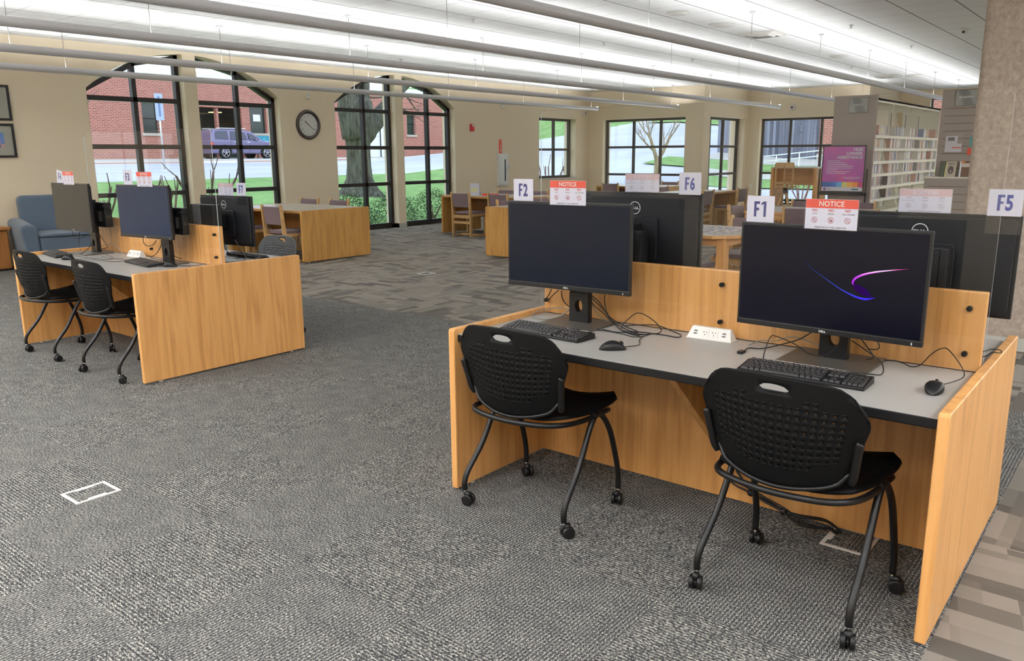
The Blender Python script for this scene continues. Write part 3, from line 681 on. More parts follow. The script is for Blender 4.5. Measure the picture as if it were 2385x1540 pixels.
def notice(mon,u,label,mirror=False):
    (cx,cy,cz),yaw,top=MP[mon]; r=V((math.cos(yaw),math.sin(yaw),0)); n=V((math.sin(yaw),-math.cos(yaw),0))
    base=V((cx,cy,cz))+r*u+n*(-.002 if mirror else .005)
    t=thing('notice_card',label,'sign',(base.x,base.y,base.z),yaw)
    z0,z1=(.184,.289) if not mirror else (.186,.278); z1b=z0+(z1-z0); h=z1-z0; s=-1 if mirror else 1
    red,ink,grey=(M['red'],M['redink'],M['greyink']) if not mirror else (M['showpink'],M['showink'],M['showink'])
    paper=M['paper']
    b=MB(); b.box(-.092,.092,0,.0006,z0-(.0 if not mirror else .005),z1); b.build('card',paper,t)
    y=-.0006
    b=MB(); b.box(-.0915,.0915,y,0,z1-.031*h/.105,z1-.0005); b.build('red_banner',red,t)
    b=MB(); put_text(b,'NOTICE',.0185*h/.105,0,z1-.0245*h/.105,y-.0004,1,.012,width=.088,mirror=mirror); b.build('banner_lettering',M['white'] if not mirror else M['paper'],t)
    b=MB()
    for c in (-.058,0,.058): put_text(b,'NO',.0088,c*s,z1-.043*h/.105,y,1,.03,width=.019,mirror=mirror)
    b.build('no_lettering',ink,t)
    b=MB()
    for c,w,tx in ((-.058,.0165,'FOOD'),(0,.0225,'DRINKS'),(.060,.043,'CELL PHONES')): put_text(b,tx,.0052,c*s,z1-.0535*h/.105,y,1,.02,width=w,mirror=mirror)
    b.build('item_lettering',grey,t)
    b=MB()
    for c in (-.058,0,.058): pictograms(b,c*s,0,z1-.073*h/.105,.0105,y,0)
    b.build('prohibition_circles',ink,t)
    b=MB(); zc=z1-.073*h/.105
    for dx in (-.003,.0,.003): b.box(-.058*s+dx-.0005,-.058*s+dx+.0005,y,y+.0002,zc-.006,zc+.006)
    b.box(-.0035,.0005,y,y+.0002,zc-.006,zc+.002); b.box(.0015,.0045,y,y+.0002,zc-.006,zc+.004); b.box(.058*s-.0032,.058*s+.0032,y,y+.0002,zc-.0055,zc+.0055) if mirror else (b.box(.0548,.0556,y,y+.0002,zc-.0055,zc+.0055),b.box(.0604,.0612,y,y+.0002,zc-.0055,zc+.0055))
    b.build('pictograms',grey if not mirror else ink,t)
    b=MB(); put_text(b,'PERMITTED AT THE COMPUTER',.0052,0,z0+.004,y,1,.03,width=.112,mirror=mirror); b.build('footer_lettering',M['greyink'] if not mirror else ink,t)
    b=MB(); b.box(-.096,.096,-.0022,-.0016,z0-.003,z1+.003); b.build('plastic_sleeve',M['sleeve'],t)
    return t
card('F2','F2',-.247,'white card lettered F2 on top of the left near monitor'); card('F1','F1',-.275,'white card lettered F1 on top of the monitor with the purple swoosh')
card('F3','F3',-.183,'white card lettered F3 on the slate blue monitor',z0=.2,z1=.303); card('F4','F4',-.222,'white leaning card lettered F4 on the leftmost monitor',lean=rad(8),z0=.2,z1=.299)
card('F5','F5',.273,'white card lettered F5 hanging behind the rightmost monitor',back=True,z0=.188,z1=.283); card('F6','F6',.286,'white card lettered F6 hanging behind the middle monitor',back=True,z0=.188,z1=.287)
card('F7','F7',.23,'white card lettered F7 hanging behind the far left desk monitor',back=True,z0=.19,z1=.284)
notice('F2',.008,'red and white notice card on the F2 monitor'); notice('F1',.001,'red and white notice card on the F1 monitor, the largest in view')
notice('F3',.062,'red and white notice card on the F3 monitor'); notice('F4',.02,'red and white notice card on the F4 monitor')
notice('F5',0,'pale reversed back of the notice card on the F5 monitor',True); notice('F6',.015,'pale reversed back of the notice card on the F6 monitor',True); notice('F7',-.012,'pale reversed back of the notice card on the F7 monitor',True)

# ---- small computers
def mesh_mat():
    t=NT('pierced_black_case'); x,y,z=t.sep(t.coord())[:3]
    q=t.math('SINE',t.math('MULTIPLY',t.math('ADD',z,t.math('MULTIPLY',t.math('PINGPONG',x,.012),1.0)),620)); q2=t.math('SINE',t.math('MULTIPLY',x,520))
    f=t.math('GREATER_THAN',t.math('MULTIPLY',q,q2),.15); c=t.mix(f,lin((40,40,42)),lin((8,8,9))); t.bsdf(c,.5,0,None,.4); return t.mat
M['mesh_case']=mesh_mat()
def desktop_pc(label,x,y,rz,w,d,z0,z1,kind,up=.046):
    t=thing('computer_tower' if kind!='micro' else 'small_computer',label,'computer',(x,y,z0),rz)
    h=z1-z0
    b=MB(); b.box(-w/2,w/2,-d/2,d/2,0,h); c=b.build('case',M['blackp'],t,bevel=.003)
    if kind=='mesh':
        b=MB(); b.box(-w/2+.004,w/2-.03,-d/2-.002,-d/2,.006,h-.006); b.build('pierced_front',M['mesh_case'],t)
        b=MB(); b.box(w/2-.026,w/2-.004,-d/2-.004,-d/2,.004,h-.004); b.build('side_grille',M['mesh_case'],t)
        b=MB(); b.box(-.05,.05,-.04,.02,h,h+.012); b.box(-.03,.06,-.01,.035,h+.012,h+up) if up else None; b.build('mount_bracket',M['blackp'],t,bevel=.003)
    if kind=='stripe':
        b=MB(); b.box(-w/2+.05,-w/2+.155,-d/2-.003,-d/2,.004,h-.003); b.build('grey_stripe',plain('grey_case_stripe',(76,78,82),.4),t)
        b=MB(); dell_ring(b,-w/2+.10,h-.155,.03,-d/2-.0035); b.build('front_logo',M['edge'],t)
    if kind=='micro':
        b=MB(); n=36; cz=h*.42
        for i in range(n):
            a,e=2*PI*i/n,2*PI*(i+1)/n; R,r=.011,.0095
            b.quad([(w/2+.001,R*math.cos(a),cz+R*math.sin(a)),(w/2+.001,R*math.cos(e),cz+R*math.sin(e)),(w/2+.001,r*math.cos(e),cz+r*math.sin(e)),(w/2+.001,r*math.cos(a),cz+r*math.sin(a))])
        b.build('side_logo',plain('brass_logo',(150,140,90),.5),t)
        b=MB(); b.box(-w/2+.03,w/2-.03,-d/2-.035,-d/2,.05,.13); b.build('mount_bracket',M['blackp'],t)
        b=MB(); b.tube([(w/2-.02,-d/2-.01,h*.86),(w/2+.02,-d/2+.0,h*.82),(w/2+.012,.01,h*.74)],.003,6); b.build('antenna',M['blackm'],t)
desktop_pc('black pierced small computer mounted behind the F1 monitor',1.672,.735,0,.29,.07,.875,1.165,'mesh',0)
desktop_pc('black pierced small computer mounted between the F2 and F6 monitors',.41,.735,0,.29,.07,.872,1.163,'mesh')
desktop_pc('black small computer with grey stripe and round logo beside the F7 monitor',-3.14,.735,rad(0),.32,.07,.878,1.17,'stripe')
desktop_pc('slim black computer behind the F4 monitor',-4.43,.575,0,.19,.06,.955,1.155,'micro')
desktop_pc('slim black computer behind the F3 monitor',-3.255,.58,rad(2),.19,.05,.955,1.15,'micro')

# ---- keyboards, mice, power units, cables
def keyboard(label,x,y,rz,z=HW,cable=None):
    t=thing('keyboard',label,'keyboard',(x,y,z),rz,'black desktop keyboards')
    W,D=.44,.128
    b=MB(); b.prism([(-D/2,.004),(-D/2+.004,.0),(D/2,0),(D/2,.024),(D/2-.02,.026),(-D/2,.011)],0,-W/2,W/2); b.build('case',M['blackp'],t,bevel=.003)
    b=MB(); sl=(.024-.011)/D
    def key(x0,x1,y0,y1):
        z0=.012+sl*(y0+D/2); z1=.012+sl*(y1+D/2); i=.0022
        b.add([(x0,y0,z0),(x1,y0,z0),(x1,y1,z1),(x0,y1,z1),(x0+i,y0+i,z0+.008),(x1-i,y0+i,z0+.008),(x1-i,y1-i,z1+.008),(x0+i,y1-i,z1+.008)],[(4,5,6,7),(0,1,5,4),(1,2,6,5),(2,3,7,6),(3,0,4,7)])
    u=.0188
    rows=[[1.5,1,1,7,1,1,1.5],[2.3]+[1]*10+[1.7],[1.8]+[1]*11+[1.2],[1.5]+[1]*12+[.5],[1]*15,[1]*14]
    for r,row in enumerate(rows):
        xx=-W/2+.012; k=.282/sum(row); y0=-D/2+.007+r*.0185+(.004 if r==5 else 0)
        for w in row: key(xx+.001,xx+w*k-.001,y0,y0+(.017 if r<5 else .013)); xx+=w*k
        for c in range(3):
            if r in (2,): continue
            if r==1 and c!=1: continue
            key(-W/2+.305+c*u,-W/2+.305+c*u+.0168,y0,y0+(.017 if r<5 else .013))
        if r<5:
            for c in range(4): key(-W/2+.366+c*.0172,-W/2+.366+c*.0172+.0155,y0,y0+.017)
    b.build('keys',plain('key_caps',(34,34,36),.45) if 'key_caps' not in bpy.data.materials else bpy.data.materials['key_caps'],t)
    return t
def mouse(label,x,y,rz,cord=None,z=HW):
    t=thing('computer_mouse',label,'computer mouse',(x,y,z),rz,'black wired mice')
    b=MB(); N=14; K=18; L,Wd,H=.113,.062,.038
    rings=[]
    for i in range(N+1):
        v=i/N; yy=-L/2+L*v; s=math.sin(PI*min(max(v,.0),1))**.45 if 0<v<1 else 0.02; hh=H*(.42+.58*math.sin(PI*(.18+.64*(1-v)))) if True else H
        ww=Wd/2*s*(1-.10*math.sin(PI*v)*(v>.45)); hh*=s if s>.3 else s
        for k in range(K):
            a=2*PI*k/K; ca,sa=math.cos(a),math.sin(a)
            b.v.append((ww*math.copysign(abs(ca)**.75,ca),yy,max(.001,hh*.42+hh*.58*math.copysign(abs(sa)**.8,sa))))
    for i in range(N):
        for k in range(K):
            k2=(k+1)%K; b.f.append((i*K+k,i*K+k2,(i+1)*K+k2,(i+1)*K+k)); b.m.append(0); b.sm.append(True)
    b.f.append(tuple(range(K))); b.m.append(0); b.sm.append(True); b.f.append(tuple(N*K+k for k in range(K-1,-1,-1))); b.m.append(0); b.sm.append(True)
    b.build('shell',M['blackp'],t,sub=1)
    b=MB(); b.cyl((-.004,.034,.027),(.004,.034,.027),.009,14); b.build('scroll_wheel',M['blackm'],t)
    if cord:
        b=MB(); b.tube(catmull([(0,L/2-.004,.010)]+cord,8),.0019,6); b.build('cord',M['blackm'],t)
    return t
def to_local(root,p):
    R=Matrix.Translation(root.location)@Matrix.Rotation(root.rotation_euler.z,4,'Z')
    return R.inverted()@V(p)
def cable(root,pts,r=.0022,name='cable',mat=None,k=8,zb=HW):
    P=[to_local(root,(p[0],p[1],zb+max(p[2],r+.0005))) for p in pts]
    b=MB(); b.tube(catmull(P,k),r,6); return b.build(name,mat or M['blackm'],root)
M['greycable']=plain('grey_cable',(128,126,120),.5)
k1=keyboard('black keyboard on the near desk under the F1 monitor',1.485,.238,rad(1)); k2=keyboard('black keyboard on the near desk under the F2 monitor',.345,.262,rad(-3))
k3=keyboard('black keyboard under the F3 monitor on the far left desk',-3.475,.40,rad(-6)); k4=keyboard('black keyboard under the F4 monitor at the left end of the far left desk',-4.62,.25,rad(-8))
k7=keyboard('black keyboard standing on edge behind the F7 monitor',-3.25,1.13,rad(176))
m2=mouse('black mouse on the near desk beside the left keyboard',.735,.185,rad(-52)); cable(m2,[(.77,.22,.01),(.79,.30,.006),(.745,.38,.003),(.72,.45,.003),(.72,.53,.003)],.0019,'cord')
m1=mouse('black mouse at the right end of the near desk',1.888,.318,rad(4)); cable(m1,[(1.889,.372,.010),(1.919,.44,.012),(1.94,.5,.022),(1.923,.52,.054),(1.875,.55,.096),(1.847,.57,.091),(1.815,.59,.062),(1.781,.6,.015),(1.75,.61,.002),(1.725,.62,.007),(1.69,.63,.011),(1.638,.64,.003)],.0019,'cord')
m3=mouse('black mouse beside the stand of the F3 monitor',-3.175,.44,rad(-60)); cable(m3,[(-3.13,.47,.01),(-3.05,.56,.004),(-2.98,.60,.02),(-2.93,.55,.004),(-3.0,.50,.003),(-3.1,.55,.003)],.0019,'cord')
m4=mouse('black mouse beside the keyboard of the F4 monitor',-4.225,.175,rad(-62)); cable(m4,[(-4.18,.20,.01),(-4.05,.27,.006),(-3.80,.30,.006),(-3.74,.37,.006),(-3.84,.43,.006),(-4.0,.40,.005),(-4.2,.42,.004)],.0019,'cord')
cable(k1,[(1.306,.315,.012),(1.295,.36,.042),(1.298,.40,.09),(1.314,.42,.091),(1.37,.45,.066),(1.424,.49,.024),(1.479,.5,.027),(1.516,.5,.066),(1.525,.5,.097),(1.52,.52,.14)],.002,'cord')
cable(k2,[(.44,.335,.012),(.445,.42,.006),(.512,.46,.003),(.617,.45,.003),(.685,.43,.003),(.72,.46,.003)],.002,'cord')
cable(k4,[(-4.402,.29,.01),(-4.1,.33,.004),(-3.95,.36,.004),(-4.05,.44,.004),(-4.3,.5,.004)],.002,'cord')
cable(mF1,[(1.564,.5,.096),(1.622,.5,.063),(1.672,.48,.04),(1.694,.45,.021),(1.698,.41,.007),(1.671,.375,.012),(1.602,.36,.012)])
cable(mF1,[(1.174,.455,.003),(1.166,.52,.005),(1.215,.56,.004),(1.318,.6,.04),(1.359,.62,.065),(1.42,.62,.12)],.0024)
cable(mF1,[(1.141,.58,.003),(1.176,.62,.02),(1.235,.625,.025),(1.31,.62,.052),(1.404,.62,.033),(1.44,.6,.02)],.0024,'grey_cable',M['greycable'])
cable(mF1,[(1.55,.56,.14),(1.575,.58,.09),(1.60,.6,.05),(1.62,.6,.02),(1.6,.58,.012)]); cable(mF1,[(1.56,.56,.15),(1.63,.58,.09),(1.64,.58,.06),(1.60,.59,.05)],.002)
b=MB(); b.cbox((1.170,.44,HW+.006),(.022,.034,.011)); b.v=[tuple(to_local(mF1,p)) for p in b.v]; b.build('cable_plug',M['blackm'],mF1,bevel=.002)
for c in ([(.563,.53,.003),(.572,.55,.033),(.606,.6,.071),(.66,.62,.052),(.719,.61,.016),(.738,.57,.003),(.719,.53,.002),(.678,.48,.002),(.59,.51,.004)],
          [(.361,.56,.141),(.386,.57,.093),(.434,.58,.057),(.501,.57,.015),(.583,.51,.003),(.649,.47,.003),(.70,.46,.003)],
          [(.456,.56,.144),(.445,.58,.098),(.465,.58,.048),(.529,.55,.009),(.616,.49,.003),(.70,.5,.003)],
          [(.383,.55,.141),(.424,.57,.104),(.472,.58,.036),(.53,.56,.013),(.638,.5,.006)],
          [(.37,.58,.12),(.41,.6,.08),(.47,.6,.03),(.56,.57,.01),(.66,.52,.004),(.58,.47,.003),(.50,.48,.003)],
          [(.54,.60,.004),(.60,.62,.012),(.69,.63,.02),(.78,.61,.008),(.837,.58,.003),(.842,.535,.003),(.777,.54,.003),(.676,.535,.003),(.607,.52,.003)],
          [(.128,.6,.133),(.093,.62,.095),(.067,.63,.074),(.084,.63,.071),(.134,.61,.108),(.17,.6,.133)],
          [(.222,.55,.142),(.212,.57,.108),(.221,.58,.08),(.257,.57,.065),(.29,.56,.07)]): cable(mF2,c,.0024)
cable(mF2,[(.264,.58,.05),(.236,.6,.045),(.169,.62,.045),(.066,.61,.024),(.04,.565,.004),(.09,.51,.003),(.181,.5,.010),(.233,.53,.028),(.264,.575,.058)],.0028,'grey_cable',M['greycable'])
cable(mF2,[(.36,.6,.10),(.37,.62,.05),(.42,.63,.01),(.5,.62,.004)],.0028,'grey_cable',M['greycable'])
for c in ([(-3.612,.48,.20),(-3.612,.48,.182),(-3.647,.5,.14),(-3.627,.52,.114),(-3.559,.53,.13),(-3.53,.54,.161)],[(-3.50,.56,.16),(-3.47,.57,.10),(-3.38,.59,.05),(-3.30,.60,.03)],[(-3.44,.54,.17),(-3.50,.55,.11),(-3.60,.56,.05),(-3.68,.56,.02),(-3.62,.57,.01),(-3.5,.58,.008)]): cable(mF3,c,.0028)
for c in ([(-4.82,.48,.18),(-4.86,.5,.129),(-4.828,.52,.103),(-4.752,.53,.118),(-4.728,.54,.138)],[(-4.731,.5,.168),(-4.755,.5,.099),(-4.70,.47,.053),(-4.60,.44,.03)],
          [(-4.626,.6,.171),(-4.581,.62,.099),(-4.525,.62,.056),(-4.486,.6,.04),(-4.513,.55,.027)],[(-4.519,.5,.093),(-4.496,.46,.052),(-4.48,.4,.018),(-4.54,.38,.004)]): cable(mF4,c,.0028)
cable(mF4,[(-4.656,.6,.029),(-4.57,.62,.053),(-4.456,.62,.071),(-4.361,.61,.065),(-4.249,.59,.048),(-4.17,.57,.012)],.0028,'grey_cable',M['greycable'])
cable(mF5,[(1.80,.82,.01),(1.86,.87,.01),(1.936,.9,.031),(1.958,.92,.039),(1.985,.93,.036),(1.987,.93,.026),(1.963,.91,.028),(1.939,.9,.012),(1.88,.86,.004)],.002)
cable(mF7,[(-3.05,.80,.20),(-3.10,.86,.08),(-3.12,.95,.03),(-3.2,1.0,.02)],.003); cable(mF7,[(-2.98,.86,.17),(-3.02,.95,.06),(-3.08,1.02,.01),(-2.96,1.06,.01),(-2.92,.98,.01)],.0024,'grey_cable',M['greycable'])
cable(k7,[(-3.0,1.08,.02),(-2.96,1.02,.02),(-2.98,1.0,.012),(-3.1,.96,.01),(-3.3,.94,.006)],.0022,'cord',M['greycable'])
t=thing('mouse_pad','dark mouse pad behind the F7 monitor','mouse pad',(-3.33,.95,HW),rad(8)); b=MB(); b.prism(rrect(-.12,.12,-.1,.1,.01),2,0,.004); b.build('pad',M['bezel'],t)
# power units
def hub(label,x,y,rz):
    t=thing('desktop_power_unit',label,'power outlet',(x,y,HW),rz,'white desktop power units')
    b=MB(); b.prism(rrect(-.104,.104,-.034,.034,.006),2,0,.004); b.build('base_plate',M['white'],t,bevel=.0015)
    b=MB(); b.add([(-.10,-.030,.004),(.10,-.030,.004),(.10,.030,.004),(-.10,.030,.004),(-.086,-.004,.050),(.086,-.004,.050),(.086,.014,.050),(-.086,.014,.050)],[(0,1,5,4),(1,2,6,5),(2,3,7,6),(3,0,4,7),(4,5,6,7)]); b.build('sloped_body',M['white'],t,bevel=.003)
    # things on the sloped front face
    a=math.atan2(.026,.046); ux=V((1,0,0)); uz=V((0,math.sin(a),math.cos(a))); nn=V((0,-math.cos(a),math.sin(a))); o=V((0,-.0175,.026))
    def plate(name,cx,w,h,mat,off,dz=0,parent=None):
        b=MB(); c=o+ux*cx+uz*dz; P=lambda s,q,e:c+ux*s*w/2+uz*q*h/2+nn*e
        b.add([P(-1,-1,0),P(1,-1,0),P(1,1,0),P(-1,1,0),P(-1,-1,off),P(1,-1,off),P(1,1,off),P(-1,1,off)],[(4,5,6,7),(0,1,5,4),(1,2,6,5),(2,3,7,6),(3,0,4,7)]); return b.build(name,mat,parent or t)
    for cx in (-.02,.02):
        s=plate('socket',cx,.034,.032,M['white'],.0022)
        for dx,dz,w,h in ((-.006,.004,.0022,.008),(.006,.004,.0022,.007),(0,-.008,.004,.004)): plate('slot',cx+dx,w,h,M['blackp'],.0026,dz,s)
    for cx in (-.064,.064):
        for dz in (-.006,.006):
            s=plate('usb_port',cx,.016,.0065,M['logo_dim'],.0018,dz); plate('port_tongue',cx,.012,.0025,M['blackp'],.0022,dz,s)
    return t
hub('white power unit with sockets and USB ports on the near desk',.965,.605,rad(1)); hub('white power unit beside the F3 keyboard on the far left desk',-3.99,.60,rad(1))

# ================================================================== perforated task chairs
def chair_back(bmat,t):
    W0,W1=.222,.276; Z0,Z1=.474,.838
    E=.90; NC,NR=19,13
    us=[-1,-.985,-.965,-.935]+[-E+2*E*i/NC for i in range(NC+1)]+[.935,.965,.985,1]; F0,F1=.10,.955
    vs=[0,.03,.06]+[F0+(F1-F0)*i/NR for i in range(NR+1)]+[.98,1]; NU,NV=len(us)-1,len(vs)-1
    def Pf(u,v):
        # u -1..1, v 0..1 ; rounded outline
        w=W0+(W1-W0)*min(1,(v/.72))**.9 if v<.72 else W1-(v-.72)**2*.42
        tt=max(0,(abs(u)-.72)/.28); rr_=1-math.sqrt(max(0,1-tt*tt)); top=Z1-.020*u*u-.055*rr_; bot=Z0+.05*u*u+.035*rr_
        z=bot+(top-bot)*v
        uu=u*(1-.0*v); 
        x=uu*w
        y=-.085-.045*v+.085*(x/.27)**2*(.65+.35*(1-v))+.05*(v-.4)**2
        return V((x,y,z))
    b=MB(); CU=len(us)//2-1
    def cell_hole(u0,u1,v0,v1,ru,rv,n=8,cu=0,cv=0):
        uc,vc=(u0+u1)/2+cu,(v0+v1)/2+cv
        out=[(u1,(v0+v1)/2),(u1,v1),((u0+u1)/2,v1),(u0,v1),(u0,(v0+v1)/2),(u0,v0),((u0+u1)/2,v0),(u1,v0)]
        inn=[(uc+ru*math.cos(i*PI/4),vc+rv*math.sin(i*PI/4)) for i in range(8)]
        for i in range(8):
            j=(i+1)%8; b.quad([Pf(*out[i]),Pf(*out[j]),Pf(*inn[j]),Pf(*inn[i])],0,True)
    for i in range(NU):
        for j in range(NV):
            u0,u1,v0,v1=us[i],us[i+1],vs[j],vs[j+1]
            if CU-2<=i<CU+3 and 14<=j<16: continue
            hole=5<=i<NU-5 and 4<=j<=13 and not (j==13 and (i<8 or i>NU-9)) and not(j==4 and (i<8 or i>NU-9)) and not (j>=13 and CU-3<=i<=CU+3)
            if hole: cell_hole(u0,u1,v0,v1,(u1-u0)*.135,(v1-v0)*.155)
            else: b.quad([Pf(u0,v0),Pf(u1,v0),Pf(u1,v1),Pf(u0,v1)],0,True)
    # handle opening block
    ua,ub=us[CU-2],us[CU+3]; va,vb=vs[14],vs[16]
    ring=[(ua+(ub-ua)*i/5,va) for i in range(5)]+[(ub,va+(vb-va)*i/2) for i in range(2)]+[(ub-(ub-ua)*i/5,vb) for i in range(5)]+[(ua,vb-(vb-va)*i/2) for i in range(2)]
    uc,vc=(ua+ub)/2,(va+vb)/2; inn=[]
    for (u,v) in ring:
        a=math.atan2((v-vc)/(vb-va),(u-uc)/(ub-ua)); inn.append((uc+.80*(ub-ua)/2*math.cos(a),vc+.58*(vb-va)/2*math.sin(a)))
    for i in range(len(ring)):
        j=(i+1)%len(ring); b.quad([Pf(*ring[i]),Pf(*ring[j]),Pf(*inn[j]),Pf(*inn[i])],0,True)
    o=b.build('backrest',bmat,t,weld=True,solid=.007)
    return o,Pf
def task_chair(label,x,y,rz,bmat=None,fmat=None):
    bmat=bmat or M['mesh_black']; fmat=fmat or M['blackm']
    t=thing('task_chair',label,'chair',(x,y,0),rz,'perforated back task chairs on casters')
    o,Pf=chair_back(bmat,t)
    # seat shell
    b=MB(); NX,NY=12,10
    def Sf(u,v):
        w=.225+.035*math.sin(PI*min(1,v*1.1)*.5); yy=-.035+.455*v
        r=.10; 
        x=u*w*(1-.16*max(0,(v-.85)/.15)**2); z=.462+.022*abs(u)**2.5-.02*math.sin(PI*v)+.012*v-.03*max(0,(v-.85)/.15)**2*(1-abs(u))
        yy-= .03*abs(u)**3*(1 if v>.5 else -1)*abs(v-.5)*2
        return V((x,yy,z))
    for i in range(NX):
        for j in range(NY):
            b.quad([Sf(-1+2*i/NX,j/NY),Sf(-1+2*(i+1)/NX,j/NY),Sf(-1+2*(i+1)/NX,(j+1)/NY),Sf(-1+2*i/NX,(j+1)/NY)],0,True)
    b.build('seat',bmat,t,weld=True,solid=.014)
    # tube loop under the back and along the sides
    loop=[(.245,.30,.446),(.247,.15,.446),(.238,.03,.452),(.203,-.055,.460),(.13,-.100,.463),(0,-.118,.462),(-.13,-.100,.463),(-.203,-.055,.460),(-.238,.03,.452),(-.247,.15,.446),(-.245,.30,.446)]
    b=MB(); b.tube(catmull(loop,6),.0115,8); b.build('seat_frame',fmat,t)
    b=MB(); e=[tuple(Pf(-1+2*i/16,.0)+V((0,-.006,-.004))) for i in range(17)]; b.tube(catmull(e,2),.0075,8); b.build('back_rim',fmat,t)
    for s in (-1,1):
        p=[Pf(s*.99,.0)+V((s*.006,-.0,-.03)),Pf(s*.99,.03)+V((s*.012,-.012,-.01)),Pf(s*.985,.22)+V((s*.006,-.012,0)),Pf(s*.97,.46)+V((s*.002,-.014,0)),Pf(s*.97,.50)+V((s*.002,-.013,0))]
        b=MB(); b.tube(catmull([tuple(q) for q in p],4),[.013]*14+[.0125,.011,.006],10); b.build('back_bracket',fmat,t)
        for kind,pts in (('rear',[(s*.248,.20,.455),(s*.252,.15,.41),(s*.258,.06,.26),(s*.264,-.03,.155),(s*.266,-.055,.105),(s*.266,-.055,.068)]),('front',[(s*.248,.17,.455),(s*.25,.235,.44),(s*.252,.30,.36),(s*.254,.352,.22),(s*.256,.372,.13),(s*.256,.372,.068)])):
            b=MB(); b.tube(catmull(pts,6),.0125,10); lg=b.build('leg',fmat,t)
            wx,wy=pts[-1][0],pts[-1][1]; a=rad(random.choice((-70,-25,15,60,95))); c=MB()
            c.cyl((wx,wy,.070),(wx,wy,.048),.006,8,1)
            ox,oy=math.cos(a)*.016,math.sin(a)*.016; ax=V((-math.sin(a),math.cos(a),0))
            cc=V((wx+ox,wy+oy,.026))
            for q in (-1,1):
                c.tube([cc+ax*q*.006,cc+ax*q*.008,cc+ax*q*.020,cc+ax*q*.0225],[.020,.0255,.0255,.021],18)
            c.tube([cc+ax*-.006,cc+ax*.006],.017,12); hd=[cc+V((0,0,.012)),cc+V((0,0,.026)),V((wx,wy,.052))]
            c.tube(hd,[.017,.015,.010],10); c.build('caster',[M['blackp'],M['chrome']],lg)
    return t
c1=task_chair('black perforated task chair at the F2 monitor',.42,-.025,rad(0))
c2=task_chair('black perforated task chair at the F1 monitor, nearest the camera',1.54,-.055,rad(-4))
c3=task_chair('black perforated task chair at the F4 monitor, leftmost',-4.27,-.035,rad(0))
c4=task_chair('black perforated task chair at the F3 monitor',-3.28,-.025,rad(0))
M['grey_frame']=plain('grey_metal_frame',(92,92,92),.4,.4)
c5=task_chair('grey perforated task chair behind the far left desk',-3.62,1.62,rad(180),M['mesh_grey'],M['grey_frame'])

# ================================================================== oak library chairs and tables
def library_chair(label,x,y,rz,arms=False,proto=[None,None]):
    k=1 if arms else 0
    if proto[k]: return dup(proto[k],(x,y,0),rz,label)
    t=thing('library_chair',label,'chair',(x,y,0),rz,'oak library chairs with mauve upholstery')
    proto[k]=t; O=M['oak_chair']
    for s in (-1,1):
        b=MB(); X0,X1=(s*.225-.016,s*.225+.016)
        b.prism([(-.255,0),(-.205,0),(-.200,.40),(-.245,.82),(-.262,.845),(-.288,.84),(-.262,.44)],0,X0,X1)
        b.prism([(.16,0),(.215,0),(.215,.43),(.165,.43)],0,X0,X1)
        b.prism([(-.205,.0),(.165,.0),(.165,.04),(-.205,.04)],0,X0,X1)
        b.prism([(-.205,.375),(-.06,.385),(.165,.385),(.165,.43),(-.205,.43)],0,X0,X1)
        if arms: b.prism([(-.235,.62),(.20,.64),(.225,.62),(.215,.43),(.18,.43),(.185,.595),(-.235,.58)],0,X0,X1)
        b.build('side_frame',O,t,bevel=.004)
        b=MB(); 
        for z,yy in ((.76,-.2575),(.62,-.243)): b.cyl((s*.242,yy-.01,z),(s*.2405,yy-.01,z),.009,10)
        b.build('plug',M['oak_dark'],t)
    b=MB(); b.prism(rrect(-.205,.205,.555,.815,.02,3),1,-.045,-.0,0); b.v=[(v[0],v[1]-.195-(v[2]-.5)*.115,v[2]) for v in b.v]; b.build('back_pad',M['pad'],t,bevel=.01,seg=3)
    b=MB(); b.prism(rrect(-.205,.205,-.20,.235,.02,3),2,.425,.470); b.build('seat_pad',M['pad'],t,bevel=.01,seg=3)
    for z0,z1,yy in ((.35,.41,-.235),(.245,.29,-.235)):
        b=MB(); b.box(-.212,.212,yy,yy+.022,z0,z1); b.build('rear_rail',O,t,bevel=.002)
    b=MB(); b.box(-.212,.212,.17,.192,.36,.42); b.build('front_rail',O,t,bevel=.002)
    b=MB(); b.box(-.212,.212,-.03,.01,.008,.045); b.build('floor_stretcher',O,t,bevel=.002)
    return t
def panel_table(label,x0,y0,w,d,rot=False):
    t=thing('reading_table',label,'table',(x0,y0,0),0,'oak reading tables with panel ends')
    if rot: t.rotation_euler.z=PI/2
    for a in (0,w-.04):
        b=MB(); b.prism(rrect(0,d,.02,.758,.025,4),0,a,a+.04); p=b.build('end_panel',M['oak_old'],t,bevel=.006,seg=2)
        for yy in (.1,d-.1): g=MB(); g.cyl((a+.02,yy,0),(a+.02,yy,.02),.015,10); g.build('levelling_foot',M['steel'],p)
    b=MB(); b.box(.04,w-.04,.012,d-.012,.715,.752); tp=b.build('tabletop',M['oak_old_x'],t,bevel=.004)
    b=MB(); b.box(.04,w-.04,.035,d-.035,.752,.7535); b.build('laminate_surface',M['lam_old'],tp)
    b=MB(); b.box(.04,w-.04,d/2-.015,d/2+.015,.36,.715); b.build('centre_panel',M['oak_dark'],t)
    return t
